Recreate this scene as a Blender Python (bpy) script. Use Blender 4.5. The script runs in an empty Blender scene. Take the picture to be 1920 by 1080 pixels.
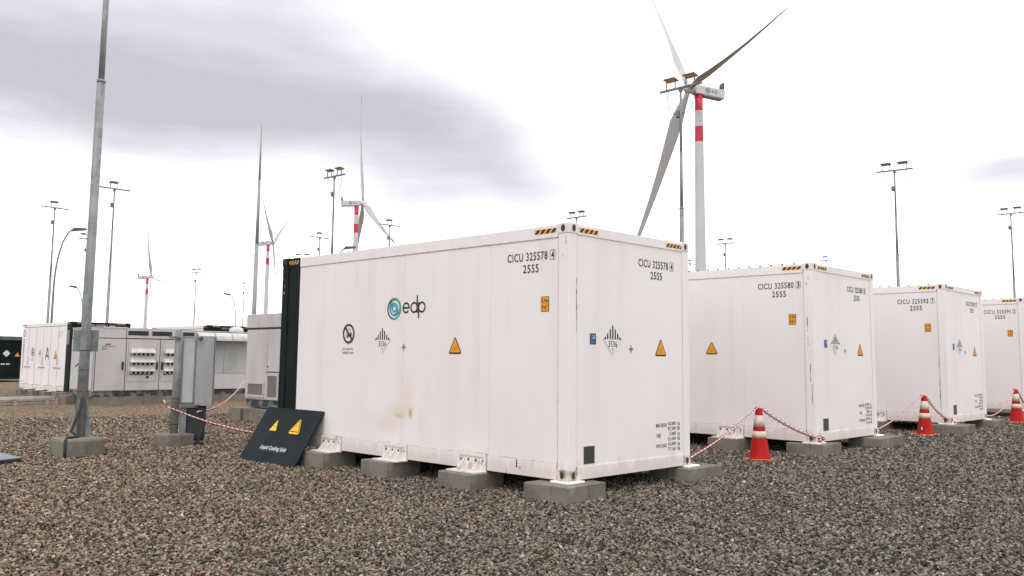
import bpy, bmesh, math, random
import numpy as np
from mathutils import Vector, Matrix
random.seed(7); rng = np.random.default_rng(7)
R = math.radians
scene = bpy.context.scene
COL = scene.collection

# ------------------------------------------------------------------ camera
CAM = Vector((-7.6079, -6.5130, 1.5706))
YAW, PITCH, ROLL = 0.773657, 0.103679, 0.010921
F, CX, CY = 1662.74, 958.1, 499.13            # in pixels of a 1920 wide picture
_f = Vector((math.cos(YAW)*math.cos(PITCH), math.sin(YAW)*math.cos(PITCH), math.sin(PITCH)))
_r0 = Vector((math.sin(YAW), -math.cos(YAW), 0)); _u0 = _r0.cross(_f)
_r = _r0*math.cos(ROLL) + _u0*math.sin(ROLL); _u = -_r0*math.sin(ROLL) + _u0*math.cos(ROLL)
cam = bpy.data.cameras.new('camera'); camo = bpy.data.objects.new('camera', cam); COL.objects.link(camo)
m = Matrix((_r, _u, -_f)).transposed().to_4x4(); m.translation = CAM
camo.matrix_world = m
cam.sensor_width = 36; cam.sensor_fit = 'HORIZONTAL'; cam.lens = F/1920*36
cam.shift_x = (960-CX)/1920; cam.shift_y = -(540-CY)/1920
cam.clip_start = .1; cam.clip_end = 6000
scene.camera = camo

# ------------------------------------------------------------------ light
SUN_EL, SUN_DIR_YAW = 60, YAW + R(150)        # the bright cloud is behind the camera's left shoulder
world = bpy.data.worlds.new('World'); scene.world = world; world.use_nodes = True
wn, wl = world.node_tree.nodes, world.node_tree.links
wn.clear()
def N(t, **k):
    n = wn.new(t)
    for a, b in k.items(): setattr(n, a, b)
    return n
def M(op, a, b=None, c=None):
    n = N('ShaderNodeMath', operation=op)
    for i, v in enumerate((a, b, c)):
        if v is None: continue
        if isinstance(v, (int, float)): n.inputs[i].default_value = v
        else: wl.new(v, n.inputs[i])
    return n.outputs[0]
def SM(v, lo, hi):
    n = N('ShaderNodeMapRange', interpolation_type='SMOOTHSTEP')
    wl.new(v, n.inputs[0]); n.inputs[1].default_value = lo; n.inputs[2].default_value = hi
    return n.outputs[0]
sky = N('ShaderNodeTexSky', sky_type='NISHITA'); sky.sun_disc = False
sky.sun_elevation = R(SUN_EL); sky.sun_rotation = R(90) - SUN_DIR_YAW
bg1 = N('ShaderNodeBackground'); bg1.inputs[1].default_value = .06
wl.new(sky.outputs[0], bg1.inputs[0])
tc = N('ShaderNodeTexCoord'); sp = N('ShaderNodeSeparateXYZ'); wl.new(tc.outputs['Generated'], sp.inputs[0])
az = M('ARCTAN2', M('SUBTRACT', M('MULTIPLY', sp.outputs[1], math.cos(YAW)), M('MULTIPLY', sp.outputs[0], math.sin(YAW))),
       M('ADD', M('MULTIPLY', sp.outputs[0], math.cos(YAW)), M('MULTIPLY', sp.outputs[1], math.sin(YAW))))
az = M('MULTIPLY', az, 180/math.pi); el = M('MULTIPLY', M('ARCSINE', sp.outputs[2]), 180/math.pi)
def noise(scale, det, zs=1.0, off=0.0):
    mp = N('ShaderNodeMapping'); wl.new(tc.outputs['Generated'], mp.inputs[0])
    mp.inputs['Scale'].default_value = (scale, scale, scale*zs); mp.inputs['Location'].default_value = (off, off*.7, off*.3)
    n = N('ShaderNodeTexNoise'); wl.new(mp.outputs[0], n.inputs[0]); n.inputs['Scale'].default_value = 1
    n.inputs['Detail'].default_value = det; n.inputs['Roughness'].default_value = .5
    return n.outputs[0]
n1 = M('SUBTRACT', noise(4.5, 6, 3.6, 3.1), .5); n2 = M('SUBTRACT', noise(4, 3, 2.0, 9.7), .5); n3 = noise(6, 5, 4.0, 5.5); n4 = noise(11, 7, 3.2, 21.3)
el2 = M('ADD', el, M('MULTIPLY', n1, 5.0)); az2 = M('ADD', az, M('MULTIPLY', n2, 14.0))
low = M('SUBTRACT', el2, M('ADD', M('MULTIPLY', az, .075), 9.7))
edge = M('SUBTRACT', az2, M('SUBTRACT', M('MULTIPLY', el, 1.35), 21.0))
band = M('MULTIPLY', SM(low, -1.8, 4.8), SM(edge, -8.5, 9.5))
deep = M('MULTIPLY', band, SM(low, 10.5, 1.5))
deep = M('MULTIPLY', deep, M('MULTIPLY_ADD', n3, 1.5, .12))
deep = M('ADD', deep, M('MULTIPLY', M('MULTIPLY', SM(az2, 8.0, 25.0), SM(M('ABSOLUTE', M('SUBTRACT', el2, 15.2)), 5.0, .5)), .62))
# a few thin lilac wisps elsewhere
wisp = M('MULTIPLY', M('MULTIPLY', SM(M('ABSOLUTE', M('SUBTRACT', el2, 10.8)), 2.4, .2), SM(az2, -23.0, -31.0)), .6)
wisp2 = M('MULTIPLY', M('MULTIPLY', SM(M('ABSOLUTE', M('SUBTRACT', el2, 10.2)), 1.6, .1), SM(M('ABSOLUTE', M('SUBTRACT', az2, 25.0)), 9.0, 1.0)), .16)
dark = M('MINIMUM', M('ADD', M('ADD', M('MULTIPLY', M('MULTIPLY', band, M('MULTIPLY_ADD', SM(low, 13.0, 4.0), .14, .56)), M('MULTIPLY_ADD', n4, .7, .65)), M('MULTIPLY', deep, .42)), M('ADD', wisp, wisp2)), 1.0)
ramp = N('ShaderNodeValToRGB'); wl.new(dark, ramp.inputs[0])
E_ = ramp.color_ramp.elements
E_[0].position = 0; E_[0].color = (1.0, 1.0, 1.0, 1)
E_[1].position = 1; E_[1].color = (.36, .352, .382, 1)
e = E_.new(.40); e.color = (.585, .575, .622, 1)
e = E_.new(.68); e.color = (.455, .446, .486, 1)
bg2 = N('ShaderNodeBackground'); wl.new(ramp.outputs[0], bg2.inputs[0]); bg2.inputs[1].default_value = 1.66
mx = N('ShaderNodeMixShader'); mx.inputs[0].default_value = .94
wl.new(bg1.outputs[0], mx.inputs[1]); wl.new(bg2.outputs[0], mx.inputs[2])
wo = N('ShaderNodeOutputWorld'); wl.new(mx.outputs[0], wo.inputs[0])
sun = bpy.data.lights.new('sun', 'SUN'); sun.energy = 1.3; sun.angle = R(12); sun.color = (1, .96, .92)
suno = bpy.data.objects.new('sun', sun); COL.objects.link(suno)
sd = Vector((math.cos(SUN_DIR_YAW)*math.cos(R(SUN_EL)), math.sin(SUN_DIR_YAW)*math.cos(R(SUN_EL)), math.sin(R(SUN_EL))))
suno.rotation_euler = sd.to_track_quat('Z', 'Y').to_euler(); suno.location = (0, -20, 30)
vs = scene.view_settings
scene.display_settings.display_device = 'sRGB'
vs.view_transform = 'Standard'; vs.look = 'None'; vs.exposure = .10; vs.gamma = 1; vs.use_curve_mapping = False

# ------------------------------------------------------------------ placing helpers (metres; ground has a slight fall)
GA, GB = .0095, -.0085
def gh(x, y): return GA*x + GB*y
def ray(px, py): return _f + _r*((px-CX)/F) + _u*((CY-py)/F)
def on_ground(px, py, h=0.0):                 # the point h metres above the ground seen at a picture position
    d = ray(px, py); n = Vector((-GA, -GB, 1)); t = (h - n.dot(CAM))/n.dot(d); return CAM + d*t
def at_range(px, py, D):
    d = ray(px, py); return CAM + d*(D/math.hypot(d.x, d.y))

# ------------------------------------------------------------------ materials
MATS = {}
def mat(name, col, rough=.6, metal=0.0, build=None, spec=.5):
    if name in MATS: return MATS[name]
    m = bpy.data.materials.new(name); m.use_nodes = True
    b = m.node_tree.nodes['Principled BSDF']
    b.inputs['Base Color'].default_value = (*col, 1); b.inputs['Roughness'].default_value = rough
    b.inputs['Metallic'].default_value = metal; b.inputs['Specular IOR Level'].default_value = spec
    if build: build(m.node_tree, b)
    MATS[name] = m; return m
def nn(nt, t, **k):
    n = nt.nodes.new(t)
    for a, b in k.items(): setattr(n, a, b)
    return n
def tnoise(nt, scale=(1, 1, 1), sc=1.0, det=4, coord='Object', rough=.55):
    c = nn(nt, 'ShaderNodeTexCoord'); mp = nn(nt, 'ShaderNodeMapping'); mp.inputs['Scale'].default_value = scale
    nt.links.new(c.outputs[coord], mp.inputs[0])
    n = nn(nt, 'ShaderNodeTexNoise'); nt.links.new(mp.outputs[0], n.inputs[0])
    n.inputs['Scale'].default_value = sc; n.inputs['Detail'].default_value = det; n.inputs['Roughness'].default_value = rough
    return n.outputs[0]
def nramp(nt, fac, stops):
    r = nn(nt, 'ShaderNodeValToRGB'); nt.links.new(fac, r.inputs[0]); e = r.color_ramp.elements
    for i, (p, c) in enumerate(stops):
        x = e[i] if i < 2 else e.new(p)
        x.position = p; x.color = (*c, 1) if len(c) == 3 else c
    return r.outputs[0]
def nmix(nt, fac, a, b, mode='MIX'):
    x = nn(nt, 'ShaderNodeMix', data_type='RGBA', blend_type=mode)
    for s, v in ((x.inputs[0], fac), (x.inputs[6], a), (x.inputs[7], b)):
        if isinstance(v, (int, float)): s.default_value = v
        elif isinstance(v, tuple): s.default_value = (*v, 1)
        else: nt.links.new(v, s)
    return x.outputs[2]
def nmath(nt, op, a, b=None, c=None):
    n = nn(nt, 'ShaderNodeMath', operation=op)
    for i, v in enumerate((a, b, c)):
        if v is None: continue
        if isinstance(v, (int, float)): n.inputs[i].default_value = v
        else: nt.links.new(v, n.inputs[i])
    return n.outputs[0]
def nsm(nt, v, lo, hi):
    n = nn(nt, 'ShaderNodeMapRange', interpolation_type='SMOOTHSTEP'); nt.links.new(v, n.inputs[0])
    n.inputs[1].default_value = lo; n.inputs[2].default_value = hi; return n.outputs[0]
def nbump(nt, b, h, strength=.3, dist=.01):
    n = nn(nt, 'ShaderNodeBump'); n.inputs['Strength'].default_value = strength; n.inputs['Distance'].default_value = dist
    nt.links.new(h, n.inputs['Height']); nt.links.new(n.outputs[0], b.inputs['Normal'])

def paint_build(rusty, grime=1.0, base=(.84, .785, .78), base2=(.82, .762, .755)):
    def f(nt, b):
        L = nt.links
        streak = tnoise(nt, (3.2, 3.2, .20), 1.0, 4)
        blot = tnoise(nt, (1, 1, 1), .8, 3)
        col = nmix(nt, nsm(nt, blot, .35, .68), base, base2)
        col = nmix(nt, nmath(nt, 'MULTIPLY', nsm(nt, streak, .48, .78), .24*grime), col, (.70, .60, .55))
        fine = tnoise(nt, (28, 28, .5), 1.0, 2)
        col = nmix(nt, nmath(nt, 'MULTIPLY', nsm(nt, fine, .62, .82), .10*grime), col, (.55, .45, .38))
        c = nn(nt, 'ShaderNodeTexCoord'); s = nn(nt, 'ShaderNodeSeparateXYZ'); L.new(c.outputs['Object'], s.inputs[0])
        # road grime creeping up from the bottom rail
        g1 = tnoise(nt, (9, 9, 2.2), 1.0, 5)
        up = nsm(nt, nmath(nt, 'ADD', s.outputs[2], nmath(nt, 'MULTIPLY', g1, -.34)), .03, -.12)
        col = nmix(nt, nmath(nt, 'MULTIPLY', up, .34*grime), col, (.50, .38, .26))
        # small dark specks and chips
        sp = tnoise(nt, (60, 60, 24), 1.0, 1)
        col = nmix(nt, nmath(nt, 'MULTIPLY', nsm(nt, sp, .80, .84), .5), col, (.22, .17, .13))
        if rusty:
            def stain(y0, z0, sy, sz, amt, colr, nz=(3, 5, 5), th=.42):
                nonlocal col
                dy = nmath(nt, 'DIVIDE', nmath(nt, 'SUBTRACT', s.outputs[1], y0), sy)
                dz = nmath(nt, 'DIVIDE', nmath(nt, 'SUBTRACT', s.outputs[2], z0), sz)
                rr = nmath(nt, 'SQRT', nmath(nt, 'ADD', nmath(nt, 'MULTIPLY', dy, dy), nmath(nt, 'MULTIPLY', dz, dz)))
                fall = nsm(nt, nmath(nt, 'ADD', rr, nmath(nt, 'MULTIPLY', tnoise(nt, nz, 1.0, 4), .9)), 1.45, .35)
                col = nmix(nt, nmath(nt, 'MULTIPLY', fall, amt), col, colr)
            stain(3.00, .62, .40, .20, .46, (.70, .53, .36))
            stain(2.95, 1.0, .30, .55, .16, (.74, .62, .48), (11, 11, 1.0))
            stain(3.4, .5, .8, .20, .16, (.72, .58, .44), (7, 7, 1.2))
            stain(2.86, .82, .20, .42, .35, (.72, .57, .42), (9, 9, 1.2))
            stain(2.77, .615, .055, .10, .85, (.50, .24, .07), (14, 14, 4))
            stain(3.02, .56, .20, .06, .5, (.62, .38, .18), (8, 8, 8))
            stain(2.55, .50, .10, .30, .25, (.70, .52, .38), (14, 14, 2))
            for (yy, zz, a_, b_, am, cc) in ((1.47, 1.25, .018, .50, .40, (.66, .52, .42)), (1.62, 1.05, .012, .35, .35, (.66, .52, .42)), (.98, 1.9, .02, .6, .22, (.62, .55, .50)), (3.75, 2.45, .10, .40, .30, (.60, .55, .54)), (4.05, 2.5, .07, .35, .28, (.60, .55, .54)), (4.62, 2.35, .05, .5, .22, (.62, .55, .50)), (2.35, 2.3, .06, .5, .22, (.62, .56, .53)), (2.2, 1.0, .015, .4, .28, (.66, .52, .42)), (4.9, 1.2, .02, .6, .22, (.66, .52, .42)), (.42, 2.55, .06, .3, .26, (.60, .55, .54)), (5.2, 1.8, .03, .5, .2, (.62, .55, .5))):
                stain(yy, zz, a_, b_, am, cc, (16, 16, 1.5))
            stain(3.25, .42, .45, .16, .30, (.70, .54, .40), (9, 9, 2))
        L.new(col, b.inputs['Base Color'])
        rr = nmath(nt, 'MULTIPLY_ADD', blot, .25, .38); L.new(rr, b.inputs['Roughness'])
        nbump(nt, b, tnoise(nt, (1.1, 1.1, .7), 1.0, 2), .10, .02)
    return f
paint = mat('white_container_paint', (.82, .76, .755), .45, 0, paint_build(False), .35)
paint_rust = mat('white_container_paint_stained', (.82, .76, .755), .45, 0, paint_build(True), .35)
def dirty(c1, c2, sc=2.0, stretch=(1, 1, 1), lo=.4, hi=.7, bump=0.0):
    def f(nt, b):
        n = tnoise(nt, stretch, sc, 5)
        nt.links.new(nmix(nt, nsm(nt, n, lo, hi), c1, c2), b.inputs['Base Color'])
        if bump: nbump(nt, b, tnoise(nt, (1, 1, 1), sc*12, 4), bump, .01)
    return f
black_paint = mat('black_container_paint', (.006, .012, .012), .6, 0, dirty((.004, .0095, .0095), (.009, .016, .0155), 3, (2, 2, .4)), .10)
casting_m = mat('corner_casting_paint', (.74, .68, .665), .55, 0, dirty((.78, .71, .70), (.46, .39, .31), 9, (1, 1, 1), .56, .80, .3))
casting_dirty = mat('grimy_casting_paint', (.6, .52, .45), .65, 0, dirty((.66, .59, .53), (.24, .19, .14), 10, (1.6, 1.6, .7), .36, .70, .3))
hole_m = mat('casting_hole', (.045, .036, .03), .8)
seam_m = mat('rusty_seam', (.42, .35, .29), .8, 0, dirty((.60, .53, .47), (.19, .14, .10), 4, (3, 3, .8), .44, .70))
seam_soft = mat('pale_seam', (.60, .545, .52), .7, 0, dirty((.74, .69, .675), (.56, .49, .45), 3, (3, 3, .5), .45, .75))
bracket_m = mat('bracket_paint', (.76, .71, .68), .5, 0, dirty((.77, .72, .69), (.45, .33, .22), 8, (1, 1, 1), .52, .76))
plate_m = mat('shim_plate_paint', (.9, .88, .84), .45)
def conc_build(nt, b):
    n = tnoise(nt, (1, 1, 1), 2.2, 5); f2 = tnoise(nt, (1, 1, 1), 38, 4); st = tnoise(nt, (3, 3, .7), 2.0, 3)
    col = nmix(nt, nsm(nt, n, .32, .70), (.225, .200, .165), (.155, .138, .112))
    col = nmix(nt, nmath(nt, 'MULTIPLY', nsm(nt, f2, .52, .75), .35), col, (.34, .31, .265))
    col = nmix(nt, nmath(nt, 'MULTIPLY', nsm(nt, st, .52, .74), .5), col, (.095, .082, .066))
    tp = tnoise(nt, (1, 1, 1), 5.5, 4); col = nmix(nt, nmath(nt, 'MULTIPLY', nsm(nt, tp, .58, .72), .35), col, (.34, .315, .275))
    pit = nn(nt, 'ShaderNodeTexVoronoi'); c = nn(nt, 'ShaderNodeTexCoord'); nt.links.new(c.outputs['Object'], pit.inputs['Vector'])
    pit.inputs['Scale'].default_value = 16
    col = nmix(nt, nmath(nt, 'MULTIPLY', nsm(nt, pit.outputs['Distance'], .16, .06), .6), col, (.06, .052, .045))
    nt.links.new(col, b.inputs['Base Color']); nbump(nt, b, f2, .5, .006)
concrete = mat('weathered_concrete', (.24, .215, .18), .92, 0, conc_build, .2)
def galv_build(nt, b):
    v = nn(nt, 'ShaderNodeTexVoronoi'); c = nn(nt, 'ShaderNodeTexCoord'); nt.links.new(c.outputs['Object'], v.inputs['Vector']); v.inputs['Scale'].default_value = 26
    n = tnoise(nt, (6, 6, 3.0), 1.0, 4)
    s = nn(nt, 'ShaderNodeSeparateColor'); nt.links.new(v.outputs['Color'], s.inputs[0])
    col = nmix(nt, nsm(nt, n, .35, .68), (.235, .258, .254), (.135, .155, .152))
    col = nmix(nt, nmath(nt, 'MULTIPLY', s.outputs[0], .35), col, (.30, .32, .31))
    n2 = tnoise(nt, (9, 9, 8), 1.0, 4)
    col = nmix(nt, nmath(nt, 'MULTIPLY', nsm(nt, n2, .58, .72), .45), col, (.07, .076, .074))
    nt.links.new(col, b.inputs['Base Color'])
galv = mat('galvanised_steel', (.28, .30, .30), .55, .05, galv_build)
mast_m = mat('pale_mast_steel', (.30, .31, .31), .6, 0, dirty((.31, .32, .32), (.25, .26, .26), 3, (2, 2, 1.5)))
galv_dark = mat('dull_galvanised_steel', (.16, .175, .175), .6, .2, dirty((.175, .19, .19), (.11, .12, .12), 5))
light_metal = mat('lamp_housing_metal', (.10, .10, .10), .5, .3, dirty((.075, .075, .075), (.13, .13, .13), 8))
lamp_glass = mat('amber_tinted_lamp_glass', (.62, .34, .16), .3, 0, dirty((.70, .38, .17), (.48, .27, .14), 10))
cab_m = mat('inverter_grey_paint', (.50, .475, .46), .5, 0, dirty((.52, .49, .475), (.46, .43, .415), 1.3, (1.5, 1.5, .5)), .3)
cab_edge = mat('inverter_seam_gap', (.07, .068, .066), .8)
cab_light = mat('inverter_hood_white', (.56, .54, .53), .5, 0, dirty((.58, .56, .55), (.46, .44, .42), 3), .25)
cab_shade = mat('inverter_grey_in_shade', (.40, .405, .395), .55, 0, dirty((.42, .42, .41), (.35, .355, .35), 2))  # cabinet grey darkened: shade of the recess and hoods put into the colour
skid_m = mat('skid_steel', (.10, .105, .105), .7, 0, dirty((.17, .18, .18), (.03, .034, .034), 4, (1, 1, 1), .38, .54))
def mesh_build(nt, b):
    c = nn(nt, 'ShaderNodeTexCoord'); ch = nn(nt, 'ShaderNodeTexVoronoi'); nt.links.new(c.outputs['Object'], ch.inputs['Vector']); ch.inputs['Scale'].default_value = 70
    col = nmix(nt, nsm(nt, ch.outputs['Distance'], .2, .5), (.085, .075, .065), (.20, .175, .15))
    n = tnoise(nt, (1, 1, 1), 3, 3); col = nmix(nt, nmath(nt, 'MULTIPLY', n, .5), col, (.16, .14, .12))
    nt.links.new(col, b.inputs['Base Color'])
grille_m = mat('dusty_vent_mesh', (.13, .115, .10), .8, 0, mesh_build)
dark_slot = mat('dark_vent_slot', (.022, .018, .015), .8, 0, dirty((.02, .017, .014), (.045, .036, .03), 30, (1, 1, 8)))
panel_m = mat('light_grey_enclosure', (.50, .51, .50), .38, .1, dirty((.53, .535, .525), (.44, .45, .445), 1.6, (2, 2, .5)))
rubber = mat('black_rubber', (.014, .015, .016), .6)
conduit = mat('dark_teal_conduit', (.018, .030, .032), .5)
board_m = mat('anthracite_board', (.022, .033, .043), .55, 0, dirty((.013, .0185, .023), (.018, .025, .031), 1.5), .10)
cone_red = mat('cone_red_plastic', (.40, .012, .01), .6, 0, dirty((.43, .012, .009), (.27, .022, .018), 4, (1, 1, 1), .42, .72), .15)
cone_base = mat('cone_orange_base', (.56, .13, .055), .7, 0, dirty((.58, .14, .06), (.38, .10, .06), 7), .2)
cone_white = mat('cone_reflective_collar', (.64, .54, .46), .45, 0, dirty((.68, .58, .50), (.48, .38, .31), 7, (1, 1, 1), .45, .72), .25)
chain_r = mat('chain_red_plastic', (.42, .012, .03), .5, 0, None, .2); chain_w = mat('chain_white_plastic', (.85, .82, .81), .4)
turb_w = mat('turbine_white', (.55, .55, .56), .55, 0, dirty((.56, .56, .57), (.51, .51, .52), .05), .3)
turb_blade = mat('turbine_blade_white', (.48, .47, .475), .6, 0, dirty((.49, .48, .485), (.45, .44, .44), .05), .2)
turb_r = mat('turbine_red_band', (.52, .022, .045), .5); turb_g = mat('turbine_vane_grey', (.09, .09, .095), .6)
red_tip = mat('blade_tip_red', (.40, .015, .025), .5)
def print_build(nt, b):
    a = nn(nt, 'ShaderNodeAttribute', attribute_name='ink'); nt.links.new(a.outputs['Color'], b.inputs['Base Color'])
ink = mat('sticker_ink', (.5, .5, .5), .5, 0, print_build, .3)
white_metal = mat('cable_tray_metal', (.62, .62, .60), .4, .3, dirty((.66, .66, .64), (.48, .48, .46), 4))

# gravel: one look for the sheet and one for loose stones
STONES = [(0, (.010, .0095, .009)), (.14, (.032, .028, .024)), (.28, (.078, .067, .054)), (.45, (.140, .117, .092)), (.61, (.195, .165, .131)),
          (.77, (.272, .234, .188)), (.88, (.262, .188, .148)), (.96, (.36, .315, .262)), (1, (.52, .47, .40))]
def warm_tint(nt, col, coord='Object'):
    # paler, dustier stone towards the inverter rows; greyer clean stone on the right-hand side
    g = nn(nt, 'ShaderNodeNewGeometry'); s = nn(nt, 'ShaderNodeSeparateXYZ'); nt.links.new(g.outputs['Position'], s.inputs[0])
    d = nmath(nt, 'SUBTRACT', s.outputs[1], s.outputs[0])
    n = nn(nt, 'ShaderNodeTexNoise'); nt.links.new(g.outputs['Position'], n.inputs[0]); n.inputs['Scale'].default_value = .45; n.inputs['Detail'].default_value = 3
    f = nsm(nt, nmath(nt, 'ADD', d, nmath(nt, 'MULTIPLY', nmath(nt, 'SUBTRACT', n.outputs[0], .5), 9.0)), -5, 9)
    a = nmix(nt, f, (.86, .88, .88), (1.13, 1.04, .95))
    col = nmix(nt, 1.0, col, a, 'MULTIPLY')
    n2 = nn(nt, 'ShaderNodeTexNoise'); nt.links.new(g.outputs['Position'], n2.inputs[0]); n2.inputs['Scale'].default_value = 2.6; n2.inputs['Detail'].default_value = 4
    return nmix(nt, 1.0, col, nramp(nt, n2.outputs[0], [(.3, (.86, .87, .88)), (.7, (1.10, 1.09, 1.08))]), 'MULTIPLY')
def ground_build(nt, b):
    c = nn(nt, 'ShaderNodeTexCoord')
    v = nn(nt, 'ShaderNodeTexVoronoi'); nt.links.new(c.outputs['Object'], v.inputs['Vector']); v.inputs['Scale'].default_value = 27
    v2 = nn(nt, 'ShaderNodeTexVoronoi', feature='DISTANCE_TO_EDGE'); nt.links.new(c.outputs['Object'], v2.inputs['Vector']); v2.inputs['Scale'].default_value = 27
    s = nn(nt, 'ShaderNodeSeparateColor'); nt.links.new(v.outputs['Color'], s.inputs[0])
    col = nramp(nt, s.outputs[0], STONES)
    col = nmix(nt, nmath(nt, 'MULTIPLY', nsm(nt, v2.outputs[0], .14, .02), .55), col, (.045, .037, .029))
    col = nmix(nt, 1.0, col, (1.16, 1.10, 1.02), 'MULTIPLY')
    big = nn(nt, 'ShaderNodeTexVoronoi'); nt.links.new(c.outputs['Object'], big.inputs['Vector']); big.inputs['Scale'].default_value = 9
    s2 = nn(nt, 'ShaderNodeSeparateColor'); nt.links.new(big.outputs['Color'], s2.inputs[0])
    col = nmix(nt, 1.0, col, nramp(nt, s2.outputs[0], [(0, (.78, .78, .78)), (1, (1.2, 1.2, 1.2))]), 'MULTIPLY')
    nt.links.new(warm_tint(nt, col), b.inputs['Base Color'])
    nbump(nt, b, nmath(nt, 'SUBTRACT', 1.0, v.outputs['Distance']), .9, .035)
ground_m = mat('gravel_ground', (.13, .11, .09), .95, 0, ground_build, .2)
def stone_build(nt, b):
    oi = nn(nt, 'ShaderNodeObjectInfo')
    col = nramp(nt, oi.outputs['Random'], STONES)
    n = tnoise(nt, (1, 1, 1), 1.6, 3)
    col = nmix(nt, nmath(nt, 'MULTIPLY', n, .22), col, (.15, .13, .105))
    nt.links.new(warm_tint(nt, col), b.inputs['Base Color'])
stone_m = mat('crushed_stone', (.15, .13, .11), .9, 0, stone_build, .25)

# ------------------------------------------------------------------ mesh helpers
class MB:
    def __init__(s): s.bm = bmesh.new(); s.mats = []
    def mi(s, m):
        if m is None: return 0
        if m not in s.mats: s.mats.append(m)
        return s.mats.index(m)
    def box(s, lo, hi, m=None, bev=0.0, seg=1, rot=None):
        lo, hi = Vector(lo), Vector(hi); c = (lo+hi)/2; d = hi-lo
        r = bmesh.ops.create_cube(s.bm, size=1.0)
        vs_ = r['verts']
        for v in vs_: v.co = Vector((v.co.x*d.x, v.co.y*d.y, v.co.z*d.z))
        fs = list({f for v in vs_ for f in v.link_faces}); k = s.mi(m)
        for f in fs: f.material_index = k
        if bev > 0:
            es = list({e for f in fs for e in f.edges})
            o = bmesh.ops.bevel(s.bm, geom=es, offset=bev, segments=seg, affect='EDGES', profile=.5)
            for f in o['faces']: f.material_index = k
            vs_ = list({v for f in o['faces'] for v in f.verts} | {v for v in vs_ if v.is_valid})
        for v in vs_: v.co = (rot @ v.co if rot else v.co) + c
        return s
    def prism(s, pts, ext, m=None):           # polygon (3D points) pushed along ext
        a = [s.bm.verts.new(Vector(p)) for p in pts]; b = [s.bm.verts.new(Vector(p)+Vector(ext)) for p in pts]
        k = s.mi(m); n = len(a); fs = [s.bm.faces.new(a[::-1]), s.bm.faces.new(b)]
        fs += [s.bm.faces.new((a[i], a[(i+1) % n], b[(i+1) % n], b[i])) for i in range(n)]
        for f in fs: f.material_index = k
        return s
    def tube(s, path, rad, m=None, seg=10, cap=True, smooth=True):
        path = [Vector(p) for p in path]; n = len(path)
        rads = rad if isinstance(rad, (list, tuple)) else [rad]*n
        k = s.mi(m); rings = []; ref = None
        for i, p in enumerate(path):
            t = (path[min(i+1, n-1)] - path[max(i-1, 0)]).normalized()
            if ref is None: ref = Vector((1, 0, 0)) if abs(t.x) < .8 else Vector((0, 1, 0))
            a = (ref - t*ref.dot(t)).normalized(); b = t.cross(a); ref = a
            rings.append([s.bm.verts.new(p + (a*math.cos(2*math.pi*j/seg) + b*math.sin(2*math.pi*j/seg))*rads[i]) for j in range(seg)])
        for q, w in zip(rings, rings[1:]):
            for j in range(seg):
                f = s.bm.faces.new((q[j], q[(j+1) % seg], w[(j+1) % seg], w[j])); f.material_index = k; f.smooth = smooth
        if cap:
            for f in (s.bm.faces.new(rings[0][::-1]), s.bm.faces.new(rings[-1])): f.material_index = k
        return s
    def lathe(s, prof, c=(0, 0, 0), seg=28, smooth=True):      # prof: (r, z, material) going up
        c = Vector(c); rings = [[s.bm.verts.new(c + Vector((r*math.cos(2*math.pi*j/seg), r*math.sin(2*math.pi*j/seg), z))) for j in range(seg)] for r, z, _ in prof]
        for i in range(len(rings)-1):
            k = s.mi(prof[i][2])
            for j in range(seg):
                f = s.bm.faces.new((rings[i][j], rings[i][(j+1) % seg], rings[i+1][(j+1) % seg], rings[i+1][j])); f.material_index = k; f.smooth = smooth
        f = s.bm.faces.new(rings[-1]); f.material_index = s.mi(prof[-1][2])
        f = s.bm.faces.new(rings[0][::-1]); f.material_index = s.mi(prof[0][2])
        return s
    def build(s, name, m=None, parent=None, loc=None):
        me = bpy.data.meshes.new(name)
        bmesh.ops.recalc_face_normals(s.bm, faces=s.bm.faces[:])
        s.bm.to_mesh(me); s.bm.free()
        ms = s.mats if s.mats else [m]
        for x in ms: me.materials.append(x if x else m)
        o = bpy.data.objects.new(name, me); COL.objects.link(o)
        if parent: o.parent = parent
        if loc is not None: o.location = loc
        return o
def tag(o, label=None, cat=None, group=None, kind=None):
    for k, v in (('label', label), ('category', cat), ('group', group), ('kind', kind)):
        if v: o[k] = v
    return o
def thing(name, label, cat, loc=(0, 0, 0), rz=0.0, group=None):
    o = bpy.data.objects.new(name, None); COL.objects.link(o); o.empty_display_size = .3
    o.location = loc; o.rotation_euler = (0, 0, rz); return tag(o, label, cat, group)
def copy_tree(o, parent=None):
    c = o.copy(); COL.objects.link(c); c.parent = parent
    for ch in list(o.children): copy_tree(ch, c)
    return c

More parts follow.
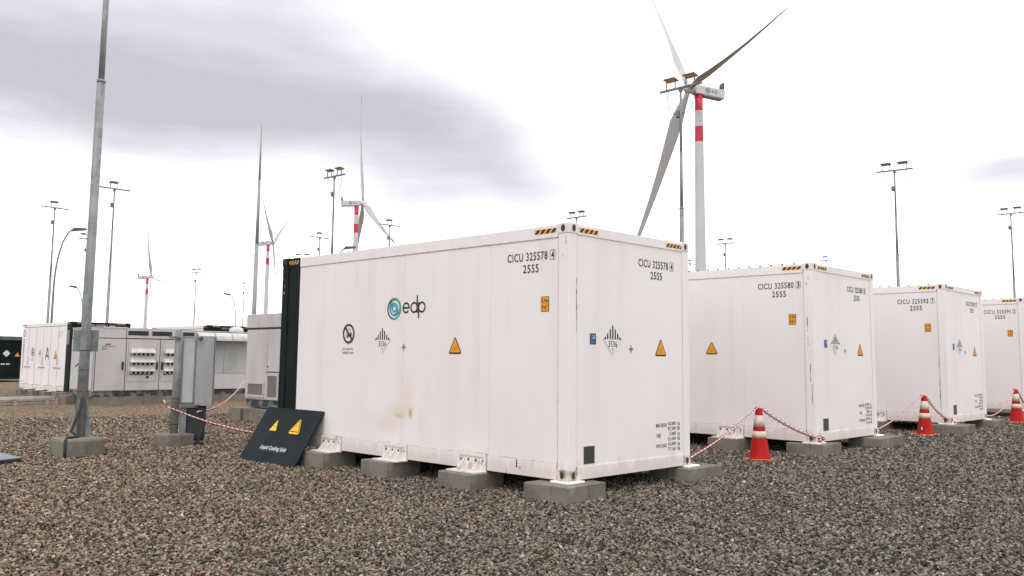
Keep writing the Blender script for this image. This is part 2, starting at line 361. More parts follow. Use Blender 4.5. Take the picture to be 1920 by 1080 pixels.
# flat prints: polygons in a (right, up) frame lying on a surface
_font = {}
def glyphs(text):
    if text in _font: return _font[text]
    cu = bpy.data.curves.new('lettering', 'FONT'); cu.body = text; cu.resolution_u = 3; cu.fill_mode = 'FRONT'; cu.offset = .011; cu.space_character = 1.14
    o = bpy.data.objects.new('lettering', cu); me = bpy.data.meshes.new_from_object(o)
    co = np.array([v.co[:2] for v in me.vertices]); fa = [tuple(p.vertices) for p in me.polygons]
    bpy.data.objects.remove(o); bpy.data.curves.remove(cu); bpy.data.meshes.remove(me)
    _font[text] = (co, fa); return _font[text]
BLACK = (.012, .012, .013); ORANGE = (.80, .33, .012); YELLOW = (.83, .55, .03); WHITE = (.82, .80, .79); BLUE = (.012, .075, .23); MAROON = (.05, .008, .010)
class Print:
    def __init__(s): s.v = []; s.f = []; s.c = []
    def poly(s, pts, col, layer=0):
        i = len(s.v); s.v += [(x, y, layer) for x, y in pts]; s.f.append(tuple(range(i, i+len(pts)))); s.c.append(col); return s
    def rect(s, x0, y0, x1, y1, col, layer=0): return s.poly([(x0, y0), (x1, y0), (x1, y1), (x0, y1)], col, layer)
    def line(s, a, b, w, col, layer=0):
        ax, ay = a; bx, by = b; L = math.hypot(bx-ax, by-ay); nx, ny = -(by-ay)/L*w/2, (bx-ax)/L*w/2
        return s.poly([(ax-nx, ay-ny), (bx-nx, by-ny), (bx+nx, by+ny), (ax+nx, ay+ny)], col, layer)
    def ring(s, cx, cy, rx, ry, w, col, layer=0, a0=0, a1=360, n=40, w1=None):
        for i in range(n):
            t0, t1 = R(a0+(a1-a0)*i/n), R(a0+(a1-a0)*(i+1)/n)
            wa = w if w1 is None else w+(w1-w)*i/n; wb = w if w1 is None else w+(w1-w)*(i+1)/n
            c = col((i+.5)/n) if callable(col) else col
            s.poly([(cx+rx*math.cos(t0), cy+ry*math.sin(t0)), (cx+rx*math.cos(t1), cy+ry*math.sin(t1)),
                    (cx+(rx-wb)*math.cos(t1), cy+(ry-wb)*math.sin(t1)), (cx+(rx-wa)*math.cos(t0), cy+(ry-wa)*math.sin(t0))], c, layer)
        return s
    def disc(s, cx, cy, rx, ry, col, layer=0, n=24): return s.poly([(cx+rx*math.cos(2*math.pi*i/n), cy+ry*math.sin(2*math.pi*i/n)) for i in range(n)], col, layer)
    def text(s, t, x0, y0, w, h, col, layer=0, rot=0):      # fills the box x0..x0+w, y0..y0+h
        co, fa = glyphs(t); lo = co.min(0); d = np.maximum(co.max(0)-lo, 1e-6); k = (co-lo)/d*np.array([w, h])
        if rot: k = np.stack([k[:, 1], w-k[:, 0]], -1) if rot < 0 else k
        i = len(s.v); s.v += [(x0+a, y0+b, layer) for a, b in k]
        for f in fa: s.f.append(tuple(i+j for j in f)); s.c.append(col)
        return s
    def build(s, name, parent, origin, right, up, off=.003, step=.0016):
        o_, r_, u_ = Vector(origin), Vector(right).normalized(), Vector(up).normalized(); n_ = r_.cross(u_)
        me = bpy.data.meshes.new(name)
        me.from_pydata([tuple(o_ + r_*x + u_*y + n_*(off+step*l)) for x, y, l in s.v], [], s.f)
        at = me.color_attributes.new('ink', 'FLOAT_COLOR', 'CORNER'); k = 0
        arr = np.ones((len(me.loops), 4), np.float32)
        for f, c in zip(s.f, s.c): arr[k:k+len(f), :3] = c; k += len(f)
        at.data.foreach_set('color', arr.ravel())
        me.materials.append(ink)
        o = bpy.data.objects.new(name, me); COL.objects.link(o); o.parent = parent; return o

def rtri(cx, y0, w, h, r=.0):                                  # triangle with clipped corners
    A, B, C = (cx-w/2, y0), (cx+w/2, y0), (cx, y0+h)
    if r <= 0: return [A, B, C]
    out = []
    for p, q, s_ in ((C, A, B), (A, B, C), (B, C, A)):
        for a in (p, s_):
            dx, dy = a[0]-q[0], a[1]-q[1]; L = math.hypot(dx, dy); out.append((q[0]+dx/L*r, q[1]+dy/L*r))
    return out
def warning_print(cx, y0, w=.257, h=.228, bg=BLACK, fg=ORANGE, txt=True):
    p = Print(); p.poly(rtri(cx, y0, w, h, .022), bg)
    iw, ih = w*.80, h*.80
    p.poly(rtri(cx, y0+h*.085, iw, ih, .006), fg, 1)
    if txt:
        p.text('SUPER', cx-w*.16, y0+h*.33, w*.32, h*.06, (.42, .12, .01), 2)
        p.text('HEAVY', cx-w*.15, y0+h*.20, w*.30, h*.06, (.42, .12, .01), 2)
    return p
def un_print(cx, cy, s=.18):
    p = Print(); p.poly([(cx-s, cy), (cx, cy-s), (cx+s, cy), (cx, cy+s)], (.84, .80, .795))
    for a, b in (((cx-s, cy), (cx, cy-s)), ((cx, cy-s), (cx+s, cy))):
        p.line(a, b, .002, (.58, .555, .55), 1)
    k = .88*s
    for a, b in (((cx-k, cy), (cx, cy-k)), ((cx, cy-k), (cx+k, cy))): p.line(a, b, .003, (.50, .48, .475), 1)
    bw = s*.135
    for i in range(7):
        x = (i-3)*s*.27
        def top(xx): return cy + max(.0, s*.97-abs(xx))
        x0, x1 = x-bw/2, x+bw/2
        pts = [(cx+x0, cy+.006), (cx+x1, cy+.006), (cx+x1, top(x1))]
        if x0 < 0 < x1: pts.append((cx, cy+s))
        pts.append((cx+x0, top(x0)))
        if i in (0, 6):
            xs = (-.97*s, -.70*s) if i == 0 else (.70*s, .97*s)
            pts = [(cx+xs[0], cy+.006), (cx+xs[1], cy+.006)] + ([(cx+xs[1], cy+.27*s)] if i == 0 else [(cx+xs[0], cy+.27*s)])
        p.poly(pts, BLACK, 1)
    p.text('3536', cx-.085, cy-.085, .17, .075, BLACK, 1); p.text('9', cx-.012, cy-.135, .024, .036, (.10, .10, .10), 1)
    return p
def cross_print(cx, cy, s=.048):
    p = Print(); p.line((cx-s, cy), (cx+s, cy), .009, BLACK); p.line((cx, cy-s), (cx, cy+s), .009, BLACK, 1)
    for dx, dy in ((1, 0), (-1, 0), (0, 1), (0, -1)):
        a = .012; q = .5*s
        p.poly([(cx+dx*q*.3, cy+dy*q*.3), (cx+dx*q*1.2+dy*a, cy+dy*q*1.2+dx*a), (cx+dx*q*1.2-dy*a, cy+dy*q*1.2-dx*a)], BLACK, 2)
    return p
def hazard_print(x0, x1, y0, y1, n=8):
    p = Print(); p.rect(x0, y0, x1, y1, ORANGE); d = (x1-x0)/n; sk = (y1-y0)*.9
    for i in range(-1, n+1):
        if i % 2: continue
        a = x0+d*(i+.6); pts = []
        q = [(a-sk/2, y0), (a+d-sk/2, y0), (a+d+sk/2, y1), (a+sk/2, y1)]
        for lim, sg in ((x0, 1), (x1, -1)):                      # clip to the tape's ends
            out = []
            for u, v in zip(q, q[1:]+q[:1]):
                iu, iv = (u[0]-lim)*sg >= 0, (v[0]-lim)*sg >= 0
                if iu: out.append(u)
                if iu != iv: k = (lim-u[0])/(v[0]-u[0]); out.append((lim, u[1]+(v[1]-u[1])*k))
            q = out
            if len(q) < 3: break
        if len(q) >= 3: p.poly(q, BLACK, 1)
    return p
def serial_print(num, chk, x0, w, yc, h, small='25S5', col=BLACK):
    p = Print()
    p.text('CICU ' + num, x0, yc-h/2, w*.845, h, col)
    bx = x0+w*.90
    for a, b in (((bx, yc-h*.56), (bx+w*.10, yc-h*.56)), ((bx, yc+h*.56), (bx+w*.10, yc+h*.56)), ((bx, yc-h*.56), (bx, yc+h*.56)), ((bx+w*.10, yc-h*.56), (bx+w*.10, yc+h*.56))):
        p.line(a, b, .005, col)
    cw = w*(.022 if chk == '1' else .058); p.text(chk, bx+w*.051-cw/2, yc-h*.46, cw, h*.92, col)
    if small: p.text(small, x0+w*.34, yc-h*.5-.143, w*.325, h, col)
    return p
def weights_print(x0, y1, w, pitch, h):
    p = Print(); rows = [('MAX GROSS', '42,000', 'kg'), ('', '92,590', 'lb'), ('TARE', '7,000', 'kg'), ('', '15,430', 'lb'), ('PAYLOAD', '35,000', 'kg'), ('', '77,160', 'lb')]
    for i, (a, b, c) in enumerate(rows):
        y = y1 - pitch*(i+1) + (pitch-h)/2
        if a: p.text(a, x0, y-.012, w*.44*(len(a)/9 if a != 'PAYLOAD' else .98), h, BLACK)
        bw = w*.33*(len(b)/6); p.text(b, x0+w*.82-bw, y-.004, bw, h*1.1, BLACK); p.text(c, x0+w*.90, y-.008 if c == 'kg' else y, w*.10, h*1.1, BLACK)
    return p
def forklift_print(cx, cy, r=.142):
    p = Print(); p.disc(cx, cy, r*.97, r*.97, (.80, .765, .76), 0, 40)
    s = r/.142
    def q(pts, c=BLACK, l=1): p.poly([(cx+x*s, cy+y*s) for x, y in pts], c, l)
    q([(-.035, -.042), (.072, -.042), (.072, .012), (.045, .018), (.02, -.012), (-.035, -.012)])
    for a, b in (((-.03, -.012), (-.022, .066)), ((-.022, .066), (.030, .066)), ((.030, .066), (.050, .014)), ((-.052, -.055), (-.046, .085)), ((-.095, -.052), (-.050, -.052)), ((0, .0), (.012, .032))):
        p.line((cx+a[0]*s, cy+a[1]*s), (cx+b[0]*s, cy+b[1]*s), .009*s, BLACK, 1)
    for x in (-.015, .05): p.disc(cx+x*s, cy-.048*s, .017*s, .017*s, BLACK, 2, 14)
    p.ring(cx, cy, r, r, .030*s, MAROON, 3); k = (r-.012*s)*.7071
    p.line((cx-k, cy+k), (cx+k, cy-k), .028*s, MAROON, 3)
    p.text('No access for', cx-.135*s, cy-.235*s, .25*s, .034*s, (.06, .05, .05)); p.text('forklift truck', cx-.14*s, cy-.293*s, .27*s, .038*s, (.06, .05, .05))
    return p
def lerp(stops, t):
    for (a, ca), (b, cb) in zip(stops, stops[1:]):
        if t <= b: k = (t-a)/(b-a); return tuple(x+(y-x)*k for x, y in zip(ca, cb))
    return stops[-1][1]
NAVY, SKY, TEAL, GREEN = (.010, .018, .12), (.02, .25, .62), (.01, .42, .46), (.04, .33, .085)
def swirl(p, cx, cy, r, col=None):
    c = (lambda st: (lambda t: col)) if col else (lambda st: (lambda t: lerp(st, t)))
    p.ring(cx, cy, r, r, r*.165, c([(0, GREEN), (.22, GREEN), (.34, NAVY), (.58, NAVY), (.74, SKY), (.84, TEAL), (1, GREEN)]), 0, n=56)
    p.ring(cx+.10*r, cy+.13*r, .80*r, .80*r, r*.15, c([(0, GREEN), (.3, GREEN), (.55, GREEN), (.72, TEAL), (.85, SKY), (1, TEAL)]), 1, n=48)
    p.ring(cx-.02*r, cy-.02*r, .60*r, .60*r, r*.15, c([(0, TEAL), (.2, TEAL), (.4, SKY), (.6, GREEN), (.85, GREEN), (1, TEAL)]), 2, n=44)
    p.ring(cx+.03*r, cy+.04*r, .36*r, .36*r, r*.14, c([(0, TEAL), (.3, TEAL), (.5, SKY), (.8, SKY), (1, TEAL)]), 3, n=36)
    return p
def edp_letters(p, x, y, xh, k=1.0, col=(.014, .02, .032), w=None):
    w = w or xh*.17; ro = xh/2; rx = ro*1.02
    # e
    p.ring(x+rx, y+ro, rx, ro, w, col, 0, 0, 322, 34); p.rect(x+w*.6, y+ro-w/2, x+2*rx-w*.3, y+ro+w/2, col, 1)
    # d
    x2 = x+2*rx*1.09; p.ring(x2+rx, y+ro, rx, ro, w, col, 0, 0, 360, 36); p.rect(x2+2*rx-w, y+w*.2, x2+2*rx, y+xh*1.58, col, 1)
    # p
    x3 = x2+2*rx+w*.25; p.ring(x3+rx, y+ro, rx, ro, w, col, 0, 0, 360, 36); p.rect(x3, y-xh*.46, x3+w, y+xh-w*.2, col, 1)
    return p
def lr_print(cx, cy, w=.112, h=.128):
    p = Print(); p.rect(cx-w/2, cy-h/2, cx+w/2, cy+h/2, BLUE); p.rect(cx-w*.30, cy-h*.38, cx-w*.27, cy+h*.42, (.25, .42, .62), 1)
    p.text('LR', cx-w*.08, cy-h*.02, w*.42, h*.38, (.68, .76, .85), 1); p.rect(cx-w*.35, cy-h*.27, cx+w*.1, cy-h*.24, (.2, .36, .55), 1); p.rect(cx-w*.35, cy-h*.36, cx+w*.25, cy-h*.33, (.2, .36, .55), 1)
    return p
def size_print(cx, cy, w=.125, h=.175):
    p = Print(); p.rect(cx-w/2, cy-h/2, cx+w/2, cy+h/2, BLACK); p.rect(cx-w*.44, cy-h*.46, cx+w*.44, cy+h*.46, ORANGE, 1)
    p.text('2,9m', cx-w*.40, cy+h*.07, w*.80, h*.29, BLACK, 2); p.text("9'6\"", cx-w*.36, cy-h*.36, w*.66, h*.28, BLACK, 2)
    return p

# ------------------------------------------------------------------ setting: gravel ground
gm = MB(); S = 2500; nseg = 24
vv = {}
for i in range(nseg+1):
    for j in range(nseg+1):
        t = lambda k: math.copysign(abs(2*k/nseg-1)**2.2, 2*k/nseg-1)*S
        x, y = t(i), t(j); vv[i, j] = gm.bm.verts.new((x, y, gh(x, y)))
for i in range(nseg):
    for j in range(nseg): gm.bm.faces.new((vv[i, j], vv[i+1, j], vv[i+1, j+1], vv[i, j+1]))
ground = gm.build('ground', ground_m); tag(ground, kind='structure')

def gravel_nodes():
    ng = bpy.data.node_groups.new('loose_gravel', 'GeometryNodeTree')
    ng.interface.new_socket('Geometry', in_out='INPUT', socket_type='NodeSocketGeometry')
    ng.interface.new_socket('Geometry', in_out='OUTPUT', socket_type='NodeSocketGeometry')
    A = ng.nodes.new; L = ng.links.new
    gi, go = A('NodeGroupInput'), A('NodeGroupOutput')
    ds = A('GeometryNodeDistributePointsOnFaces'); ds.distribute_method = 'RANDOM'
    na = A('GeometryNodeInputNamedAttribute'); na.data_type = 'FLOAT'; na.inputs[0].default_value = 'dens'
    L(gi.outputs[0], ds.inputs['Mesh']); L(na.outputs[0], ds.inputs['Density']); ds.inputs['Seed'].default_value = 3
    join = A('GeometryNodeGeometryToInstance')
    for k in range(6):
        ic = A('GeometryNodeMeshIcoSphere'); ic.inputs['Radius'].default_value = 1.0; ic.inputs['Subdivisions'].default_value = 1 if k < 4 else 2
        pos = A('GeometryNodeInputPosition'); nz = A('ShaderNodeTexNoise'); nz.noise_dimensions = '4D'
        nz.inputs['W'].default_value = 3.7*k+1; nz.inputs['Scale'].default_value = .9
        L(pos.outputs[0], nz.inputs['Vector'])
        sub = A('ShaderNodeVectorMath'); sub.operation = 'SUBTRACT'; L(nz.outputs['Color'], sub.inputs[0]); sub.inputs[1].default_value = (.5, .5, .5)
        sc = A('ShaderNodeVectorMath'); sc.operation = 'SCALE'; L(sub.outputs[0], sc.inputs[0]); sc.inputs['Scale'].default_value = 2.3
        sp_ = A('GeometryNodeSetPosition'); L(ic.outputs['Mesh'], sp_.inputs['Geometry']); L(sc.outputs[0], sp_.inputs['Offset'])
        tr = A('GeometryNodeTransform'); L(sp_.outputs[0], tr.inputs[0]); tr.inputs['Scale'].default_value = [(1.15, .85, .55), (1.35, .75, .5), (1, 1, .6), (1.2, .8, .7), (1.3, .9, .45), (1, .8, .8)][k]
        sm = A('GeometryNodeSetMaterial'); L(tr.outputs[0], sm.inputs[0]); sm.inputs['Material'].default_value = stone_m
        ss = A('GeometryNodeSetShadeSmooth'); L(sm.outputs[0], ss.inputs[0]); ss.inputs['Shade Smooth'].default_value = False
        L(ss.outputs[0], join.inputs[0])
    io = A('GeometryNodeInstanceOnPoints'); 
    jz = A('FunctionNodeRandomValue'); jz.data_type = 'FLOAT_VECTOR'; jz.inputs[0].default_value = (0, 0, -.014); jz.inputs[1].default_value = (0, 0, .020); jz.inputs['Seed'].default_value = 9
    js = A('GeometryNodeSetPosition'); L(ds.outputs['Points'], js.inputs['Geometry']); L(jz.outputs[0], js.inputs['Offset'])
    L(js.outputs[0], io.inputs['Points']); L(join.outputs[0], io.inputs['Instance']); io.inputs['Pick Instance'].default_value = True
    rv = A('FunctionNodeRandomValue'); rv.data_type = 'FLOAT_VECTOR'; rv.inputs[0].default_value = (-.8, -.8, 0); rv.inputs[1].default_value = (.8, .8, 6.283)
    rs = A('FunctionNodeRandomValue'); rs.data_type = 'FLOAT'; rs.inputs[2].default_value = .62; rs.inputs[3].default_value = 1.5
    ns = A('GeometryNodeInputNamedAttribute'); ns.data_type = 'FLOAT'; ns.inputs[0].default_value = 'size'
    mu = A('ShaderNodeMath'); mu.operation = 'MULTIPLY'; L(rs.outputs[1], mu.inputs[0]); L(ns.outputs[0], mu.inputs[1])
    L(rv.outputs[0], io.inputs['Rotation']); L(mu.outputs[0], io.inputs['Scale'])
    L(io.outputs[0], go.inputs[0])
    return ng
def gravel():
    me = bpy.data.meshes.new('gravel_stones'); rr = [4.6, 6, 7.5, 9, 11, 13, 15, 18, 22, 27]
    az_ = [YAW + R(a) for a in np.linspace(-46, 46, 25)]
    co = []; fa = []; dens = []; size = []
    for r_ in rr:
        for a in az_:
            x, y = CAM.x + r_*math.cos(a), CAM.y + r_*math.sin(a); co.append((x, y, gh(x, y)+.010))
            dens.append(float(np.interp(r_, [4.6, 9, 13, 18, 27], [3300, 2900, 1750, 820, 170])))
            size.append(float(np.interp(r_, [4.6, 9, 13, 18, 27], [.0122, .0128, .0155, .0195, .023])))
    n = len(az_)
    for i in range(len(rr)-1):
        for j in range(n-1): fa.append((i*n+j, (i+1)*n+j, (i+1)*n+j+1, i*n+j+1))
    me.from_pydata(co, [], fa); me.materials.append(stone_m)
    for nm, dat in (('dens', dens), ('size', size)):
        a = me.attributes.new(nm, 'FLOAT', 'POINT'); a.data.foreach_set('value', dat)
    o = bpy.data.objects.new('gravel_stones', me); COL.objects.link(o)
    mod = o.modifiers.new('loose_gravel', 'NODES'); mod.node_group = gravel_nodes()
    tag(o, 'loose crushed grey and brown stones covering the yard', 'gravel', None, 'stuff')
gravel()

# ------------------------------------------------------------------ containers
CL, CW, CH, ZB = 6.058, 2.438, 2.896, .225
LF = dict(right=(0, -1, 0), up=(0, 0, 1)); RF = dict(right=(1, 0, 0), up=(0, 0, 1))
def casting(parent, x, y, z, m=casting_m):
    # corner block proud of the posts with oval lifting holes on its outer faces
    sx = -1 if x == 0 else 1; sy = -1 if y == 0 else 1
    w, d, h = .162, .178, .118
    x0, x1 = (x-.006, x+w) if x == 0 else (x-w, x+.006)
    y0, y1 = (y-.006, y+d) if y == 0 else (y-d, y+.006)
    top = z > 1
    z0, z1 = (z-h, z+.006) if top else (z-.004, z+h)
    b = MB(); b.box((x0, y0, z0), (x1, y1, z1), m, .010, 2)
    o = b.build('corner_casting', m, parent)
    hb = MB()
    def oval(c, r, u, n, a, bb):
        pts = [Vector(c)+Vector(r)*a*math.cos(2*math.pi*i/20)+Vector(u)*bb*math.sin(2*math.pi*i/20)+Vector(n)*.0025 for i in range(20)]
        hb.bm.faces.new([hb.bm.verts.new(p) for p in pts])
        pr = [Vector(c)+Vector(r)*(a+.006)*math.cos(2*math.pi*i/20)+Vector(u)*(bb+.006)*math.sin(2*math.pi*i/20)+Vector(n)*.0012 for i in range(20)]
    zc = (z0+z1)/2
    oval(((x0 if sx < 0 else x1), (y0+y1)/2, zc), (0, 1, 0), (0, 0, 1), (sx, 0, 0), .030, .042)
    oval(((x0+x1)/2, (y0 if sy < 0 else y1), zc), (1, 0, 0), (0, 0, 1), (0, sy, 0), .030, .042)
    hb.build('lifting_hole', hole_m, o)
    return o
def wear(pts_list, parent, **fr):
    p = Print()
    for (x, y, w, h) in pts_list:
        n = 7; a = [(x+random.uniform(-.4, .4)*w+((-1) if i < n else 1)*w*.5*random.uniform(.3, 1), y+h*((i if i < n else 2*n-1-i)/(n-1)-.5)) for i in range(2*n)]
        p.poly(a, random.choice([(.07, .055, .045), (.12, .09, .075), (.05, .045, .042)]))
    return p.build('paint_chip', parent, **fr)
def make_container(rust=False):
    t = thing('battery_container', 'x', 'container', (0, 0, ZB))
    side = paint_rust if rust else paint
    D = .508                                                   # length of the black cooling section at the far end
    LR_, RR_ = .150, .120                                      # top rail heights, long side and end
    # long wall (x = 0) and far long wall, recessed 8 mm behind the frame
    b = MB(); b.box((.010, .166, .185), (.06, CL-D, CH-LR_)); b.build('side_wall', side, t)
    b = MB(); b.box((CW-.06, .166, .185), (CW-.010, CL-D, CH-LR_)); b.build('side_wall', paint, t)
    b = MB(); b.box((.145, .010, .140), (CW-.145, .06, CH-RR_)); b.build('end_wall', paint, t)
    # roof sheet with rows of bolt heads
    b = MB(); b.box((.05, .05, CH-.05), (CW-.05, CL-.05, CH-.016), paint)
    for k in range(9): b.box((.3, .5+k*.62, CH-.016), (CW-.3, .56+k*.62, CH-.004), paint)
    b.build('roof', paint, t)
    b = MB(); b.box((.08, .08, .02), (CW-.08, CL-.08, .13)); b.build('underframe', galv_dark, t)
    # rails
    b = MB(); b.box((0, .170, CH-LR_), (.06, CL-D, CH-.012)); b.box((CW-.06, .170, CH-LR_), (CW, CL-D, CH-.012)); b.build('top_side_rail', paint, t)
    b = MB(); b.box((.155, 0, CH-RR_), (CW-.155, .06, CH-.012)); b.build('top_end_rail', paint, t)
    b = MB(); b.box((0, .175, 0), (.06, CL-D, .182)); b.box((CW-.06, .175, 0), (CW, CL-D, .182)); b.build('bottom_side_rail', paint, t)
    b = MB(); b.box((.160, 0, 0), (CW-.160, .06, .137)); b.build('bottom_end_rail', paint, t)
    # front posts
    for x0, x1 in ((0, .142), (CW-.142, CW)):
        b = MB(); b.box((x0, 0, .112), (x1, .160, CH-.110), None, .008, 2); b.build('corner_post', paint, t)
    # seams where sealant has browned
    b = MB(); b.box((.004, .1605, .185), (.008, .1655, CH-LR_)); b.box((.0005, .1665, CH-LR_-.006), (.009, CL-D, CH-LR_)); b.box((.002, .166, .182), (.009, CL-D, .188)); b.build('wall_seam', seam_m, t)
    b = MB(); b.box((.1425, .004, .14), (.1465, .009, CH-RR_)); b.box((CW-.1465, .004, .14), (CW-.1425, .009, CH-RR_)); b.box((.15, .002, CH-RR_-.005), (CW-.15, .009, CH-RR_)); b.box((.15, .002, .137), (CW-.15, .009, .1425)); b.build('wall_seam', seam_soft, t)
    b = MB()
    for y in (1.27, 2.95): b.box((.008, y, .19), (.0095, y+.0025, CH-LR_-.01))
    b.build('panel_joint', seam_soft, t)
    # black cooling section
    b = MB(); b.box((.012, CL-D, .02), (CW-.012, CL-.17, CH-.14)); b.box((0, CL-D+.002, CH-.14), (.06, CL-.178, CH-.010)); b.box((CW-.06, CL-D+.002, CH-.14), (CW, CL-.178, CH-.010))
    b.box((0, CL-D+.002, 0), (.07, CL-.17, .14)); b.box((.10, CL-.06, .12), (CW-.10, CL-.012, CH-.12)); b.box((.1, CL-D, CH-.06), (CW-.1, CL-.02, CH-.03)); b.build('cooling_section', black_paint, t)
    for x0, x1 in ((0, .17), (CW-.17, CW)):
        b = MB(); b.box((x0, CL-.17, .112), (x1, CL, CH-.110), None, .008, 2); b.build('corner_post', black_paint, t)
    for x in (0, CW):
        for z in (0, CH):
            casting(t, x, 0, z, casting_m if z else casting_dirty); casting(t, x, CL, z, black_paint)
    # mounting brackets along the long side
    for yc in (1.545, 3.05, 4.55):
        b = MB(); w = .25
        b.box((-.022, yc-w, -.012), (-.001, yc-w+.035, .192)); b.box((-.022, yc+w-.035, -.012), (-.001, yc+w, .192)); b.box((-.022, yc-w+.035, .155), (-.001, yc+w-.035, .192))
        b.box((-.006, yc-w+.035, -.012), (-.001, yc+w-.035, .155))
        for k in (-.13, 0, .13): b.prism([(-.006, yc+k-.006, .125), (-.006, yc+k-.006, -.012), (-.150, yc+k-.006, -.012)], (0, .012, 0))
        b.box((-.195, yc-w-.01, -.026), (0, yc+w+.01, -.012))
        o = b.build('support_bracket', bracket_m, t)
        h = MB()
        for k in (-.195, -.065, .065, .195): h.tube([(-.008, yc+k, .105), (-.0075, yc+k, .105)], .017, hole_m, 10)
        h.build('bolt_hole', hole_m, o)
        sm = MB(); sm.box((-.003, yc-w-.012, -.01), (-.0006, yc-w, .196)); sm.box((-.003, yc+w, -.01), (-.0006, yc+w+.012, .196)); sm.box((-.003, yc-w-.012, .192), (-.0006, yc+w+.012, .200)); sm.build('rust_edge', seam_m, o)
    # dark data plate on the end wall
    b = MB(); b.box((.277, .004, .165), (.469, .010, .360)); o = b.build('data_plate', mat('grey_data_plate', (.035, .034, .03), .45, 0, dirty((.03, .03, .027), (.055, .052, .045), 20)), t)
    b = MB(); b.box((.268, .0065, .155), (.478, .0095, .370)); b.build('plate_frame', seam_soft, o)
    # flat prints shared by all of the row
    O = (.010, 0, 0); E = (0, .010, 0)
    hazard_print(-.531, -.191, 2.800, 2.850).build('hazard_tape', t, (0, 0, 0), **LF)
    hazard_print(.182, .522, 2.803, 2.853).build('hazard_tape', t, (0, 0, 0), **RF)
    hazard_print(1.925, 2.268, 2.803, 2.853, 9).build('hazard_tape', t, (0, 0, 0), **RF)
    hazard_print(-(CL-.20), -(CL-.47), 2.790, 2.850, 7).build('hazard_tape', t, (0, 0, 0), **LF)
    size_print(-.369, 1.977).build('height_label', t, O, **LF)
    warning_print(-1.905, 1.395).build('warning_triangle', t, O, **LF)
    warning_print(1.802, 1.395).build('warning_triangle', t, E, **RF)
    un_print(-3.41, 1.577).build('hazard_placard', t, O, **LF); un_print(.812, 1.577).build('hazard_placard', t, E, **RF)
    cross_print(-2.936, 1.484).build('balance_mark', t, O, **LF); cross_print(1.172, 1.476).build('balance_mark', t, E, **RF)
    lr_print(.441, 1.582).build('approval_label', t, E, **RF)
    weights_print(1.693, .575, .52, .0635, .046).build('weight_table', t, E, **RF)
    forklift_print(-4.21, 1.68).build('no_forklift_sign', t, O, **LF)
    p = Print(); swirl(p, -3.165, 2.008, .152); edp_letters(p, -2.985, 1.938, .152, w=.0245); p.build('company_logo', t, O, **LF)
    # bits of dirt at the black section
    p = Print()
    for k, zz in enumerate((2.55, 2.44, 2.33, 2.33)): p.rect(-(CL-.05)-.012+.03*(k % 2), zz, -(CL-.05)+.01+.03*(k % 2), zz+.035, (.16, .20, .19))
    p.build('stencil_mark', t, (-.0015, 0, 0), **LF)
    return t
def number(t, num, chk):
    o = serial_print(num, chk, -.984, .767, 2.546, .100).build('serial_number', t, (.010, 0, 0), **LF)
    o = serial_print(num, chk, 1.335, .757, 2.551, .098).build('serial_number', t, (0, .010, 0), **RF)
BG = 'white battery containers standing in a row'
C = []
spots = [(0, 0, ZB), (6.1395, .0351, ZB+.0628), (12.0436, -.0571, ZB+.1121), (18.22, .02, ZB+.172)]
nums = [('325578', '4'), ('325580', '3'), ('325592', '7'), ('325591', '1')]
labs = ['nearest white battery container with the round swirl logo, numbered 325578', 'white battery container numbered 325580 behind the nearest orange cone',
        'white battery container numbered 325592 standing behind the second cone', 'white battery container numbered 325591 at the far end of the row, partly cut off']
proto = make_container(True)
plain = None
for i, (sp_, (a, b_), l) in enumerate(zip(spots, nums, labs)):
    if i == 0: o = proto
    else:
        o = copy_tree(proto)
        for ch in o.children:
            if ch.name.startswith('side_wall'):
                ch.data = ch.data.copy(); ch.data.materials.clear(); ch.data.materials.append(paint)
    if i:
        b = MB()
        for x in (.035, CW-.035):
            for k in range(26): b.box((x-.012, .32+k*.205, CH-.012), (x+.012, .350+k*.205, CH+.016))
        b.build('roof_bolt', galv_dark, o)
    o.location = sp_; tag(o, l, 'container', BG); C.append(o)
for o, (a, b_) in zip(C, nums): number(o, a, b_)
wear([(-.105, 1.9, .012, .24), (-.10, 1.62, .010, .13), (-.11, 2.55, .008, .06), (-.075, 2.65, .01, .05)], C[1], origin=(0, 0, 0), **LF)
wear([(-.07, 1.1, .012, .30), (-.05, .75, .008, .35)], C[1], origin=(0, 0, 0), **LF)
wear([(.132, 1.98, .010, .30), (.136, 1.75, .008, .16), (.136, 2.2, .006, .14)], C[0], origin=(0, 0, 0), **RF)
wear([(-.045, 2.74, .008, .04), (-.045, 2.68, .010, .05), (-.09, 2.52, .006, .05)], C[0], origin=(0, 0, 0), **LF)
wear([(-.79, .125, .022, .085), (-.735, .085, .012, .03), (-.96, .02, .012, .05)], C[0], origin=(0, 0, 0), **LF)
wear([(-.165, 1.1, .014, .7), (-.17, .55, .016, .5)], C[2], origin=(.008, 0, 0), **LF)

def block(x0, y0, x1, y1, label, top, group='concrete blocks under the containers', name='concrete_block', depth=.12, bev=.012):
    cx, cy = (x0+x1)/2, (y0+y1)/2; z = gh(cx, cy)
    b = MB(); b.box((x0-cx, y0-cy, -depth), (x1-cx, y1-cy, top-z), None, bev, 2)
    for v in b.bm.verts: v.co += Vector((random.uniform(-1, 1), random.uniform(-1, 1), 0))*.004
    o = b.build(name, concrete, None, (cx, cy, z)); return tag(o, label, 'concrete block', group)
T = ZB-.026
block(-.25, -.19, .44, .44, 'big square concrete block under the front corner of the nearest container', T)
block(-.30, 1.27, .28, 1.84, 'concrete block under the bracket closest to the nearest container\'s front corner', T)
block(-.30, 2.86, .28, 3.42, 'concrete block under the middle bracket of the nearest container', T)
block(-.30, 4.32, .28, 4.90, 'concrete block beside the dark leaning board', T)
block(2.14, -.17, 2.92, .45, 'concrete block under the nearest container\'s far corner, where the chain ends', T)
